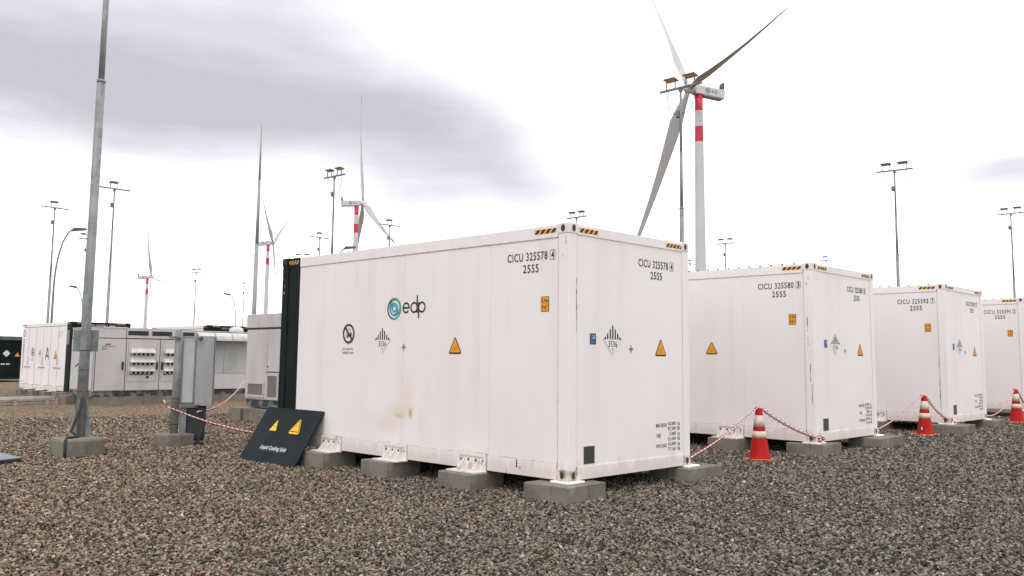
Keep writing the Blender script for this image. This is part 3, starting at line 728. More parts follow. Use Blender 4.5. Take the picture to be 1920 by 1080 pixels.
T2 = T+.063
block(6.02, -.13, 6.70, .50, 'concrete block under the front corner of container 325580', T2)
block(5.84, 1.30, 6.42, 1.86, 'concrete block under the side bracket behind the nearest cone', T2)
block(7.98, -.28, 8.98, .32, 'concrete block under the far end corner of container 325580', T2)
T3 = T+.112
block(11.75, -.38, 12.60, .42, 'concrete block behind the second cone under container 325592\'s front corner', T3)
block(11.75, 1.20, 12.32, 1.76, 'small part of a concrete block seen between two containers under a side bracket', T3)
block(14.20, -.28, 15.05, .35, 'concrete block under container 325592\'s far end corner', T3)
T4 = T+.172
block(17.95, 1.26, 18.50, 1.82, 'shaded concrete block under the side of container 325591', T4)
block(18.00, -.22, 18.66, .42, 'concrete block under container 325591\'s front corner at the picture edge', T4)
for (x, y, zt) in ((0, 0, T), (2.438, 0, T), (6.1395, .0351, T2), (8.5775, .0351, T2), (12.0436, -.0571, T3), (14.4816, -.0571, T3), (18.22, .02, T4)):
    b = MB(); b.box((-.14, -.14, 0), (.14, .14, .022), None, .004)
    o = b.build('shim_plate', plate_m, None, (x+(.07 if x in (0, 6.1395, 12.0436, 18.22) else -.02), y+.07, zt))
    tag(o, {0: 'white steel plate on the big block under the nearest container\'s front corner', 2.438: 'white steel plate on the block at the nearest container\'s far corner', 6.1395: 'white steel plate under container 325580\'s front corner', 8.5775: 'white steel plate under container 325580\'s far end corner', 12.0436: 'white steel plate under container 325592\'s front corner', 14.4816: 'white steel plate under container 325592\'s far end corner', 18.22: 'white steel plate under container 325591\'s front corner'}[x], 'steel plate', 'white plates on the blocks')

# containers of the opposite row: black cooling end towards the aisle
def make_back_container():
    t = thing('battery_container', 'x', 'container')
    D = .50; LR_ = .15
    b = MB()
    pw = (CL-D-.02)/6
    for k in range(6): b.box((.008, D+.020+pw*k, .195), (.06, D+.020+pw*(k+1)-.045, CH-LR_-.022))
    b.build('door_panels', paint, t)
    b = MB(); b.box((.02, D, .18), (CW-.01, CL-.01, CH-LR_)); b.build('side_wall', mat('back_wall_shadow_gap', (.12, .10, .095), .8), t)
    b = MB(); b.box((0, D, CH-LR_), (.06, CL-.16, CH-.01)); b.box((CW-.06, D, CH-LR_), (CW, CL-.16, CH-.01)); b.build('top_side_rail', paint, t)
    b = MB(); b.box((0, D, 0), (.06, CL-.16, .18)); b.box((CW-.06, D, 0), (CW, CL-.16, .18)); b.build('bottom_side_rail', paint, t)
    b = MB(); b.box((.05, .05, CH-.05), (CW-.05, CL-.05, CH-.015)); b.build('roof', paint, t)
    for x0, x1 in ((0, .15), (CW-.15, CW)):
        b = MB(); b.box((x0, CL-.16, .112), (x1, CL, CH-.11)); b.build('corner_post', paint, t)
        b = MB(); b.box((x0, 0, .112), (x1, .17, CH-.11)); b.build('corner_post', black_paint, t)
    b = MB(); b.box((.012, .171, .0), (CW-.012, D-.002, CH-.14)); b.box((.15, .05, .14), (CW-.15, .17, CH-.30)); b.box((0, .178, CH-.14), (CW, D-.002, CH-.01))
    for k in range(4):
        x = .22+k*.52; b.box((x, .035, .35), (x+.44, .05, 2.35))
    b.build('cooling_section', black_paint, t)
    b = MB(); b.box((.155, 0, CH-.30), (CW-.155, .06, CH-.004)); b.build('top_end_rail', black_paint, t)
    b = MB(); b.box((.155, 0, 0), (CW-.155, .06, .15)); b.build('bottom_end_rail', black_paint, t)
    for x in (0, CW):
        for z in (0, CH): casting(t, x, 0, z, black_paint); casting(t, x, CL, z)
    for yc in (1.5, 3.0, 4.5):
        b = MB(); b.box((-.03, yc-.25, -.01), (-.001, yc+.25, .19))
        for k in (-.13, 0, .13): b.prism([(-.03, yc+k-.006, .15), (-.03, yc+k-.006, -.01), (-.22, yc+k-.006, -.01)], (0, .012, 0))
        b.box((-.25, yc-.26, -.026), (0, yc+.26, -.012)); b.build('support_bracket', bracket_m, t)
    b = MB(); b.box((.003, .19, 1.95), (.010, .48, 2.55)); b.build('control_panel', mat('grey_control_panel', (.20, .20, .20), .6), t)
    O = (.008, 0, 0); y_ = lambda k: -(D+.012+pw*k)
    forklift_print(y_(4.35), 1.62, .19).build('no_forklift_sign', t, O, **LF)
    p = Print(); q = y_(3.35); p.poly(rtri(q, 1.52, .36, .24), (.30, .30, .31)); p.poly([(q-.18, 1.52), (q, 1.33), (q+.18, 1.52)], (.72, .69, .69)); p.text('3536', q-.09, 1.42, .18, .07, (.3, .3, .3), 1); p.build('hazard_placard', t, O, **LF)
    p = Print(); q = y_(2.35); p.line((q-.20, 1.30), (q-.01, 1.82), .075, BLACK); p.line((q+.20, 1.30), (q+.01, 1.82), .075, BLACK, 1); p.line((q-.13, 1.46), (q+.13, 1.46), .06, BLACK, 2); p.build('row_letter', t, O, **LF)
    warning_print(y_(1.25), 1.34, .44, .38).build('warning_triangle', t, O, **LF)
    p = Print()
    for k in (1, 3, 5):
        c = y_(k)
        for j in (-.36, -.15, .08, .29): p.rect(c+j-.085, .93, c+j+.085, .970, (.05, .045, .045)); p.rect(c+j-.06, .89, c+j+.06, .91, (.30, .28, .27))
    p.build('door_hardware', t, O, **LF)
    p = Print()
    for k in (1, 3, 5):
        c = y_(k)
        for j in range(6): p.rect(c-.14, 1.06+j*.045, c+.14, 1.085+j*.045, (.50, .47, .46)); 
        p.poly([(c-.16, 1.34), (c+.16, 1.34), (c, 1.46)], (.58, .55, .54))
    p.build('door_vent', t, O, **LF)
    p = Print(); c = y_(5.72); p.ring(c, 2.47, .13, .16, .045, (.03, .03, .05), 0)
    zz = 2.22
    for k in range(17):
        h_ = random.uniform(.035, .075) if k < 9 else random.uniform(.02, .06)
        p.rect(c-.075, zz-h_, c+.075, zz, (.03, .03, .04) if k < 9 else (.16, .15, .16)); zz -= h_+.035
    p.build('company_lettering', t, O, **LF)
    p = Print(); p.text('CICU', y_(.8)-.30, 2.42, .62, .09, (.42, .39, .39)); p.text('25S5', y_(.8)-.14, 2.28, .28, .09, (.42, .39, .39)); p.rect(y_(5.7)-.2, .78, y_(5.7)+.15, .80, (.5, .46, .46)); p.rect(y_(5.7)-.25, .32, y_(5.7)+.2, .335, (.4, .36, .36)); p.build('stencil_mark', t, O, **LF)
    hazard_print(.22, .60, CH-.085, CH-.03, 8).build('hazard_tape', t, (0, 0, 0), **RF); hazard_print(1.84, 2.22, CH-.085, CH-.03, 8).build('hazard_tape', t, (0, 0, 0), **RF)
    hazard_print(-.47, -.2, CH-.10, CH-.03, 5).build('hazard_tape', t, (0, 0, 0), **LF); hazard_print(-(CL-.2), -(CL-.55), CH-.10, CH-.03, 5).build('hazard_tape', t, (0, 0, 0), **LF)
    # end prints
    p = Print(); q = (.62, 1.75); p.poly([(q[0]-.24, q[1]), (q[0], q[1]-.24), (q[0]+.24, q[1]), (q[0], q[1]+.24)], (.62, .63, .65)); p.build('hazard_placard', t, (0, .035, 0), **RF)
    warning_print(1.30, 1.52, .40, .34).build('warning_triangle', t, (0, .035, 0), **RF)
    p = Print(); p.rect(.30, .98, .55, 1.07, (.55, .56, .58)); p.rect(.62, .98, .87, 1.07, (.55, .56, .58)); p.rect(1.5, 1.28, 2.1, 1.31, (.35, .36, .37)); p.build('end_label', t, (0, .035, 0), **RF)
    return t
BG2 = 'battery containers of the row beyond the inverters'
bc = [(6.08, 32.35, ZB-.22), (12.12, 32.35, ZB-.16)]
backs = []
A0 = make_back_container(); A0.location = bc[0]; tag(A0, 'white battery container with a big letter A on its doors', 'container', BG2); backs.append(A0)
A1 = copy_tree(A0); A1.location = bc[1]; tag(A1, 'white battery container numbered 325584, its roof line showing above the inverter', 'container', BG2); backs.append(A1)
p7 = at_range(-9, 700, 70.0); q7 = at_range(43, 700, 70.0)
A2 = copy_tree(A0); A2.location = (p7.x, p7.y, gh(p7.x, p7.y)+.20); tag(A2, 'dark ended battery container far away at the left edge', 'container', BG2); backs.append(A2)
b = MB(); b.box((-.05, -.06, CH-.24), (CW+.05, .45, CH+.03), None, .02); b.build('grey_top_band', mat('mottled_grey_band', (.10, .105, .11), .7, 0, dirty((.11, .115, .12), (.06, .062, .066), 3)), A2)  # plain grey box along the top of this container's end
for o, s_ in ((A0, '325595 3'), (A1, '325584 5')):
    p = Print(); p.text('CICU ' + s_, .66, CH-.175, .80, .085, (.62, .64, .64)); p.text('25S5', 1.53, CH-.175, .26, .085, (.62, .64, .64)); p.build('serial_number', o, (0, 0, 0), **RF)
for k, (y, l) in enumerate(((32.3, 'dark concrete block nearest the black end of the lettered container'), (33.7, 'dark concrete block under the first bracket of the lettered container'), (35.2, 'dark concrete block under the middle bracket of the lettered container'), (36.7, 'dark concrete block under the last bracket of the lettered container'))):
    block(5.62, y, 6.45, y+.62, l, ZB-.22-.026, 'concrete blocks under the lettered container')

# ------------------------------------------------------------------ inverter stations
def plinth(x0, y0, x1, y1, top, label):
    return block(x0, y0, x1, y1, label, top, 'concrete plinths under the inverters', 'concrete_plinth', .15, .01)
def make_inverter_front():
    g = gh(4.2, 24.8); t = thing('inverter_station', 'long grey inverter cabinet with louvred doors and white hoods', 'inverter', (4.2, 24.8, g), 0, 'inverter stations')
    W, Dp = 6.4, 2.1
    b = MB(); b.box((.0, .06, .29), (W, Dp, .475)); 
    for k in range(8): b.box((.05+k*.82, .03, .29), (.35+k*.82, .058, .40))
    b.build('skid', skid_m, t)
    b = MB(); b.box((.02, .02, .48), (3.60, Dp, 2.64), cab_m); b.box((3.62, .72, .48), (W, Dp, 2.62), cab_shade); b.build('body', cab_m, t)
    b = MB(); b.box((.015, .012, 2.275), (3.62, .03, 2.305)); b.box((-.004, .03, 2.275), (.02, Dp, 2.305))
    for x in (.045, 1.075, 2.285, 3.545): b.box((x, .012, .485), (x+.018, .03, 2.275))
    b.box((1.06, .012, 2.305), (1.075, .03, 2.64)); b.build('seam_gap', cab_edge, t)
    # doors
    for k, (x0, x1) in enumerate(((.07, 1.07), (1.10, 2.28), (2.31, 3.54))):
        b = MB(); b.box((x0, 0, .50), (x1, .02, 2.265), None, .004); d = b.build('door', cab_m, t)
        hx = (x1-.09) if k < 2 else x0+.07
        b = MB(); b.box((hx-.034, -.03, 1.20), (hx+.034, .0, 1.48), None, .01, 2); b.box((hx-.03, -.045, 1.36), (hx+.03, -.03, 1.42)); b.build('handle', rubber, d)
        if k:
            a, c = x0+.06, x1-.12
            b = MB(); b.box((a, -.008, .79), (c, -.001, 2.17), None, .003); pn = b.build('vent_panel', cab_m, d)
            b = MB()
            for s_ in ((a-.006, .784, a, 2.176), (c, .784, c+.006, 2.176), (a, .784, c, .79), (a, 2.17, c, 2.176)): b.box((s_[0], -.004, s_[1]), (s_[2], -.001, s_[3]))
            b.build('panel_gap', cab_edge, pn)
            for z in (1.95, 1.62, 1.31):
                b = MB(); x2, x3 = a+.06, c-.05
                b.prism([(x2+.05, -.008, z), (x2+.05, -.06, z-.01), (x2, -.17, z-.155), (x2, -.008, z-.155)], (0, 0, 0.001))if False else None
                vs_ = [b.bm.verts.new(q) for q in ((x2+.06, -.009, z), (x3-.06, -.009, z), (x3, -.13, z-.14), (x2, -.13, z-.14), (x2, -.009, z-.165), (x3, -.009, z-.165), (x2, -.13, z-.162), (x3, -.13, z-.162))]
                for f in ((0, 1, 2, 3), (0, 3, 6, 4), (1, 5, 7, 2), (3, 2, 7, 6), (4, 6, 7, 5), (0, 4, 5, 1)): b.bm.faces.new([vs_[i] for i in f])
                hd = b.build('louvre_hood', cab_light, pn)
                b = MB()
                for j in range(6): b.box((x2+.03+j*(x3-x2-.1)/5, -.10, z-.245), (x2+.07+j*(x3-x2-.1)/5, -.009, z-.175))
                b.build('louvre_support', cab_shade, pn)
                b = MB(); b.box((x2+.02, -.012, z-.25), (x3-.02, -.0085, z-.17)); b.build('vent_slot', dark_slot, pn)
            b = MB()
            for j in range(5): b.box((a+.07+j*.175, -.012, 1.02), (a+.20+j*.175, -.0085, 1.05))
            b.box((a+.66, -.012, .90), (a+.76, -.0085, .99)); b.build('vent_slot', dark_slot, pn)
    p = Print(); p.poly([(.33, 2.03), (.42, 2.10), (.46, 2.10), (.44, 2.07), (.49, 2.09), (.52, 2.10), (.50, 2.045), (.45, 2.05), (.41, 2.06), (.36, 2.03)], BLACK)
    p.ring(.515, 2.075, .03, .03, .012, (.05, .05, .05), 0, n=16)
    p.text('POWER ELECTRONICS', .26, 1.985, .46, .035, (.03, .03, .03)); p.rect(.255, 1.91, .43, 1.935, (.12, .115, .11)); p.rect(.255, 1.875, .35, 1.885, (.25, .24, .23)); p.build('maker_logo', t, (0, 0, 0), **RF)
    # top band with grilles
    b = MB(); b.box((1.08, .0, 2.31), (3.60, .019, 2.635), None, .004); tb = b.build('top_band', cab_m, t)
    for x0, x1 in ((1.12, 1.84), (1.97, 2.70), (2.84, 3.55)):
        b = MB(); b.box((x0, -.006, 2.405), (x1, -.001, 2.565)); b.build('vent_grille', dark_slot, tb)
    b = MB(); b.box((0, 0, 2.642), (3.62, Dp+.03, 2.665)); b.box((.6, .3, 2.666), (1.2, .9, 2.69))
    for x in (.3, .55, 1.55, 1.75): b.box((x, .02, 2.666), (x+.05, .07, 2.70))
    b.box((3.64, .385, 2.622), (W, Dp, 2.65)); b.build('roof', cab_light, t)
    # right-hand bay: hoods over a recessed wall
    b = MB(); b.box((3.62, .0, .49), (W, .719, 1.03)); bp_ = b.build('lower_panel', cab_m, t)
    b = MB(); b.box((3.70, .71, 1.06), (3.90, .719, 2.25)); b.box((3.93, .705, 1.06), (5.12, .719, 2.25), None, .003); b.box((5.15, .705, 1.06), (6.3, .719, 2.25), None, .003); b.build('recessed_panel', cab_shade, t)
    for k in range(4):
        x0 = 3.70+k*.69; b = MB()
        prof = [(.38, 2.59), (.20, 2.59), (.06, 2.55), (-.03, 2.46), (-.06, 2.36), (-.06, 2.29), (.38, 2.29)]
        b.prism([(x0+.02, y, z) for y, z in prof], (.655, 0, 0)); b.build('air_hood', cab_light, t)
    b = MB()
    for x in (3.66, 3.74):
        for z in (1.15, 1.25, .85, .6): b.box((x, -.004, z), (x+.02, .0, z+.02)) if z < 1 else b.box((x, .703, z), (x+.02, .71, z+.03))
    b.build('bolt_head', cab_edge, t)
    # end wall door
    b = MB(); b.box((-.012, .08, .52), (.012, 1.02, 2.26), None, .004); b.box((-.012, 1.06, .52), (.012, Dp-.06, 2.26), None, .004); ed = b.build('end_door', cab_m, t)
    b = MB(); b.box((-.06, 1.10, 1.20), (-.012, 1.16, 1.42)); b.tube([(-.05, 1.13, 1.42), (-.10, 1.35, 1.30)], .02, None, 8); b.build('handle', rubber, ed)
    b = MB(); b.lathe([(.26, 0, cab_light), (.28, .06, cab_light), (.22, .17, cab_light), (.10, .22, cab_light)], (5.72, .9, 2.65), 20); b.build('roof_dome', cab_light, t)
    return t
make_inverter_front()
gi = gh(4.2, 24.8)
plinth(4.28, 24.84, 10.6, 25.30, gi+.285, 'long concrete plinth under the louvred inverter\'s front')
plinth(3.93, 26.40, 4.60, 27.1, gi+.285, 'short concrete plinth at the louvred inverter\'s rear corner')

def make_inverter_end():
    g = gh(4.0, 13.3); t = thing('inverter_station', 'grey inverter cabinet with two mesh grilles beside the black container end', 'inverter', (4.0, 11.4, g), 0, 'inverter stations')
    W, Dp = 6.4, 2.83
    b = MB(); b.box((.03, .05, .36), (W, Dp-.02, .555)); b.build('skid', skid_m, t)
    b = MB(); b.box((.0, 0, .56), (W, Dp, 2.30)); b.build('body', cab_m, t)
    b = MB(); b.box((.015, .015, 2.301), (W-.015, Dp-.015, 2.345)); b.build('seam_gap', cab_edge, t)
    b = MB(); b.box((-.03, -.02, 2.346), (W+.03, Dp+.02, 2.69), None, .01); b.build('roof', cab_m, t)
    y0 = 1.81                                                    # the joint between the two end panels
    b = MB(); b.box((-.015, y0+.01, .58), (-.001, Dp-.01, 2.295), None, .003); pa = b.build('end_panel', cab_m, t)
    b = MB(); b.box((-.015, .9, 1.26), (-.001, y0-.004, 2.295), None, .003); b.build('end_panel', cab_m, t)
    b = MB(); b.box((-.004, y0-.004, .57), (-.0006, y0+.01, 2.3)); b.box((-.004, .9, 1.235), (-.0006, y0, 1.26)); b.build('panel_gap', cab_edge, t)
    for (a, c, z0, z1) in ((1.90, 2.72, .62, 1.0), (1.24, 1.79, .52+.06, 1.21)):
        b = MB(); f = .055
        b.box((-.035, a, z0), (-.016, a+f, z1)); b.box((-.035, c-f, z0), (-.016, c, z1)); b.box((-.035, a+f, z0), (-.016, c-f, z0+f)); b.box((-.035, a+f, z1-f), (-.016, c-f, z1))
        for k in range(5):
            for yy in (a+f/2, c-f/2): b.box((-.040, yy-.008, z0+.03+k*(z1-z0-.06)/4-.008), (-.034, yy+.008, z0+.03+k*(z1-z0-.06)/4+.008), cab_edge)
        fr = b.build('vent_frame', cab_m, t)
        if fr.data.materials[0] != cab_m: fr.data.materials.clear(); fr.data.materials.append(cab_m)
        b = MB(); b.box((-.024, a+f, z0+f), (-.018, c-f, z1-f)); b.build('vent_mesh', grille_m, fr)
    b = MB(); b.box((-.03, y0-.07, 1.36), (-.016, y0-.035, 1.40)); b.box((-.06, 1.0, 1.28), (-.016, 1.06, 1.44)); b.build('handle', rubber, t)
    return t
make_inverter_end()
gi2 = gh(4.0, 13.3)
plinth(3.86, 11.3, 4.5, 14.06, gi2+.335, 'concrete plinth under the grey cabinet with mesh grilles')
plinth(3.84, 14.16, 4.5, 14.74, gi2+.325, 'separate concrete plinth at the left foot of the mesh grille cabinet')

# ------------------------------------------------------------------ leaning board
def make_board():
    A, B = Vector((-.49, 6.33, -.02)), Vector((-.49, 4.76, -.02)); a = R(58); v = Vector((math.cos(a), 0, math.sin(a))); n = Vector((0, -1, 0)).cross(v)
    t = thing('sign_board', 'dark anthracite board with yellow warning triangles leaning on the container', 'sign board', (A+B)/2)
    L, H, th = 1.57, .92, .03
    b = MB(); c = [Vector((0, .785, 0)), Vector((0, -.785, 0)), Vector((0, -.785, 0))+v*H, Vector((0, .785, 0))+v*H]
    b.prism([p - n*th for p in c], n*(th-.001))
    bmesh.ops.bevel(b.bm, geom=b.bm.edges[:], offset=.004, segments=1, affect='EDGES')
    bd = b.build('panel', board_m, t)
    b = MB()
    for y in (.74, -.74): b.box((-.03, y-.02, 0), (.0, y+.02, .86), None, 0, 1, None)
    org = Vector((0, .785, 0))
    fr = dict(right=(0, -1, 0), up=tuple(v))
    def P(p, name): return p.build(name, t, org, off=.003, step=.0015, **fr)
    b.bm.free()
    w = Print(); w.poly(rtri(.505, .505, .235, .225, .02), BLACK); w.poly(rtri(.505, .520, .195, .188, .006), YELLOW, 1); w.text('SUPER', .475, .585, .07, .018, (.55, .25, .01), 2); w.text('HEAVY', .475, .553, .07, .018, (.55, .25, .01), 2); P(w, 'warning_triangle')
    w = Print(); w.poly(rtri(1.10, .505, .315, .275, .04), YELLOW); w.poly(rtri(1.10, .535, .245, .215, .012), BLACK, 1); w.poly(rtri(1.10, .548, .205, .178, .006), YELLOW, 2)
    for k in range(3): w.line((1.075+k*.02, .60), (1.083+k*.02, .655), .006, (.55, .25, .01), 3)
    w.text('HOT', 1.06, .563, .08, .02, (.55, .25, .01), 3); P(w, 'warning_triangle')
    w = Print(); w.rect(.425, .175, 1.165, .265, (.018, .024, .031)); w.text('Liquid Cooling Unit', .435, .188, .715, .082, (.86, .86, .87), 1); P(w, 'lettering')
make_board()

# a second dark panel lying flat at the left edge
def make_slab():
    c = Vector((-2.96, 8.40, 0)); d = Vector((-.95, -.32, 0)).normalized(); e = Vector((-.05, 1, 0)).normalized()
    t = thing('flat_panel', 'dark bluish panel box lying flat on the gravel at the left edge', 'panel', (c.x, c.y, gh(c.x, c.y)))
    b = MB(); pts = [Vector((0, 0, 0)), d*1.5, d*1.5+e*.92, e*.92]
    b.prism([p+Vector((0, 0, -.02)) for p in pts], (0, 0, .085)); b.build('case', mat('dark_panel_case', (.014, .022, .026), .6), t)
    b = MB(); pts = [d*-.012-e*.012, d*1.52-e*.012, d*1.52+e*.94, d*-.012+e*.94]
    b.prism([p+Vector((0, 0, .066)) for p in pts], (0, 0, .024)); b.build('lid', mat('dark_panel_lid', (.085, .10, .115), .35, 0, dirty((.09, .105, .12), (.06, .07, .085), 3)), t)
make_slab()

# ------------------------------------------------------------------ poles
def pole_foot(b, z0):
    b.box((-.18, -.18, z0), (.18, .18, z0+.02))
    for k in range(4):
        a = k*math.pi/2+.3; d = Vector((math.cos(a), math.sin(a), 0)); n = Vector((-d.y, d.x, 0))*.006
        pts = [d*.06+Vector((0, 0, z0+.02)), d*.185+Vector((0, 0, z0+.02)), d*.185+Vector((0, 0, z0+.10)), d*.085+Vector((0, 0, z0+.62)), d*.06+Vector((0, 0, z0+.62))]
        b.prism([p-n for p in pts], n*2)
def floodlight(parent, cx, tilt):
    # tilted flat luminaire on two short struts above the cross arm; long axis across the arm
    b = MB(); Mx = Matrix.Rotation(tilt, 3, 'X')
    b.box((-.215, -.14, .0), (.215, .14, .030), light_metal, .008, 1)
    for k in range(7): b.box((-.19+k*.06, -.12, .031), (-.17+k*.06, .12, .050), light_metal)
    for v in b.bm.verts: v.co = Mx @ v.co + Vector((cx, 0, .30))
    f = b.build('floodlight', light_metal, parent)
    b = MB(); b.box((-.195, -.125, -.006), (.195, .125, -.001))
    for v in b.bm.verts: v.co = Mx @ v.co + Vector((cx, 0, .30))
    b.build('lamp_glass', lamp_glass, f)
    b = MB()
    for x in (cx-.16, cx+.16): b.box((x-.012, -.02, .04), (x+.012, .02, .31))
    b.build('strut', galv_dark, f)
    return f
def make_pole(double, H=10.0, arm=1.55, tilt=R(-11)):
    t = thing('floodlight_pole', 'x', 'light pole')
    b = MB(); b.tube([(0, 0, .2), (0, 0, 2), (0, 0, 6.15)], [.088, .076, .067], None, 16); b.tube([(0, 0, 6.15), (0, 0, 6.20)], [.072, .070], None, 16)
    b.tube([(0, 0, 6.20), (0, 0, 7.95)], [.050, .047], None, 14); b.tube([(0, 0, 7.95), (0, 0, H)], [.040, .036], None, 12)
    pole_foot(b, .2); b.build('pole', galv, t)
    hd = bpy.data.objects.new('lamp_head', None)
    b = MB(); b.box((-arm/2, -.035, -.03), (arm/2, .035, .03)); b.box((-.05, -.05, -.12), (.05, .05, -.031)); x = b.build('cross_arm', galv_dark, t, (0, 0, H))
    for c in ((-.36, .36) if double else (-.05,)): f = floodlight(t, c, tilt); f.location = (0, 0, H)
    b = MB(); b.box((-.15, -.06, H-.95), (-.04, .06, H-.72), None, .01); b.build('junction_box', galv_dark, t)
    b = MB()
    for s_ in ((-1, 1) if double else (-1,)):
        b.tube([(s_*.45, .02, H+.0), (s_*.52, .02, H-.25), (s_*.46, .02, H-.55), (s_*.25, .02, H-.80), (-.09, .02, H-.85)], .011, None, 6)
    b.build('cable', rubber, t)
    bpy.data.objects.remove(hd)
    return t
P2, P1 = make_pole(True), make_pole(False)
used = {True: False, False: False}
def arm_dir(l, r_):
    a, b_ = on_ground(*l, 10.0), on_ground(*r_, 10.0); d = b_-a; return math.atan2(d.y, d.x), d.length
poles = [  # picture position of the arm centre, arm ends, two lamps?, label
    ((1276, 164.5), (1240, 174), (1312.5, 155.5), True, 'tallest looking floodlight pole, in front of the large wind turbine'),
    ((627, 330.5), (611, 334), (643, 327), True, 'twin floodlight pole just left of the red banded turbine'),
    ((1677, 319.5), (1646, 323.5), (1708, 316), True, 'twin floodlight pole rising behind container 325592'),
    ((1895, 400.5), (1867.8, 403.7), (1922, 397.5), True, 'twin floodlight pole above container 325591 near the right edge'),
    ((1081, 407.5), (1064, 410), (1098, 405), True, 'twin floodlight head showing over the front corner of the nearest container'),
    ((1360, 456.5), (1344, 458), (1377, 455), True, 'thin floodlight pole just right of the large turbine tower'),
    ((163.5, 446.5), (156, 447), (171, 446), True, 'floodlight pole half hidden behind the foreground steel pole'),
    ((368, 511), (361.7, 511.4), (374.4, 510.5), True, 'distant twin floodlight pole standing alone right of the smallest turbine'),
    ((567, 484), (556.7, 484), (577, 484), True, 'twin floodlight head peeking over the black end of the nearest container'),
    ((103, 389.5), (77, 386), (129, 393), False, 'single floodlight pole above the lettered container, leftmost pole'),
    ((215, 354), (189.5, 350.5), (241, 357.5), False, 'single floodlight pole just right of the foreground steel pole'),
    ((458, 536.2), (448.4, 535.3), (467.6, 537), False, 'faint distant floodlight pole left of the tall mast'),
    ((599.7, 445.5), (583.7, 443.6), (615.7, 447.4), False, 'floodlight head left of the twin floodlight pole, above the container roof'),
    ((731, 422.2), (714, 420), (748, 424.3), False, 'floodlight head crossing the turbine blade above the container roof'),
    ((1548.5, 488.2), (1533.5, 489.3), (1563.8, 487.1), False, 'small floodlight head above the roof of container 325580'),
    ((1294, 494.5), (1284, 493.5), (1302, 496), False, 'small floodlight head between the nearest container and the large tower')]
for c, l, r_, dbl, lab in poles:
    pr = P2 if dbl else P1
    o = pr if not used[dbl] else copy_tree(pr); used[dbl] = True
    g = on_ground(*c, 10.0); a, L = arm_dir(l, r_)
    o.location = (g.x, g.y, gh(g.x, g.y)); o.rotation_euler = (0, 0, a); tag(o, lab, 'light pole', 'floodlight poles')
# the foreground pole (same kind, lamps out of frame) with its cable and sign plate
fx, fy = -2.0, 8.75; fg = gh(fx, fy)
FP = copy_tree(P2); FP.location = (fx, fy, fg+.10); FP.rotation_euler = (0, 0, YAW+R(70)); tag(FP, 'thick galvanised steel pole in the foreground with a metal plate on it', 'light pole', 'floodlight poles')
rw = -FP.rotation_euler.z
b = MB(); b.box((-.19, .10, 1.60), (.19, .112, 1.96)); o = b.build('back_plate', galv, FP); o.rotation_euler = (0, 0, rw+YAW-R(90)+R(22))
b = MB()
for z in (.95, 1.62, 1.30): b.tube([(.0, .082, z), (.08, .02, z), (.082, 0, z), (.02, -.08, z), (-.06, -.06, z), (-.082, 0, z), (-.05, .07, z), (0, .082, z)], .006, None, 6)
b.build('cable_tie', rubber, FP)
b = MB()
cp = [on_ground(*q, 0) for q in ((112, 862),)]
W2L = Matrix.Translation(FP.location) @ Matrix.Rotation(FP.rotation_euler.z, 4, 'Z')
pts = [Vector((-2.02, 8.66, fg+.95)), Vector((-2.12, 8.62, fg+.62)), Vector((-2.20, 8.58, fg+.42)), Vector((-2.12, 8.50, fg+.345)), Vector((-2.30, 8.48, fg+.335)), Vector((-2.345, 8.40, fg+.30)), Vector((-2.345, 8.385, fg+.15)), Vector((-2.35, 8.37, fg-.03))]
b.tube([W2L.inverted() @ p for p in pts], .022, None, 8); b.build('ground_cable', rubber, FP)
block(-2.38, 8.40, -1.72, 9.02, 'rounded concrete base of the foreground steel pole', fg+.318, None, 'pole_base', .12, .045)

# street lamps with a curved neck
def make_lamp(H=8.0, reach=.80):
    t = thing('street_lamp', 'x', 'street lamp')
    path = [(0, 0, 0), (0, 0, H*.35), (0, 0, H*.62)] + [(reach*(1-math.cos(k/10*math.pi/2*.92)), 0, H*.62+(H*.37)*math.sin(k/10*math.pi/2*.92)/math.sin(math.pi/2*.92)) for k in range(1, 11)]
    rad = [.075, .065, .05] + [.045-.0012*k for k in range(10)]
    b = MB(); b.tube(path, rad, None, 12); b.build('pole', galv_dark, t)
    b = MB(); x, _, z = path[-1]
    b.prism([(x-.10, -.13, z-.06), (x-.02, -.16, z-.09), (x+.62, -.13, z+.03), (x+.60, -.12, z+.13), (x+.05, -.14, z+.10)], (0, .28, 0)); h_ = b.build('lamp_head', light_metal, t)
    b = MB(); b.prism([(x+.06, -.10, z-.078), (x+.56, -.09, z+.014), (x+.56, -.09, z+.020), (x+.06, -.10, z-.070)], (0, .2, 0)); b.build('lamp_glass', mat('yellowish_lamp_glass', (.35, .28, .10), .3), h_)
    return t
SL = make_lamp(); first = True
for c, side, lab, H in (((107, 440), 1, 'curved neck street lamp left of the foreground steel pole', 8.0), ((158, 546), -1, 'small distant street lamp behind the foreground steel pole', 8.0), ((444, 559), -1, 'small distant street lamp curving left, near the tall mast', 8.0), ((624, 474), 1, 'street lamp head peeking over the nearest container\'s roof', 8.0)):
    o = SL if first else copy_tree(SL); first = False
    g = on_ground(*c, 7.6); o.location = (g.x, g.y, gh(g.x, g.y)); o.rotation_euler = (0, 0, math.atan2((g-CAM).y, (g-CAM).x) + (-math.pi/2 if side > 0 else math.pi/2) + .25); tag(o, lab, 'street lamp', 'curved neck street lamps')
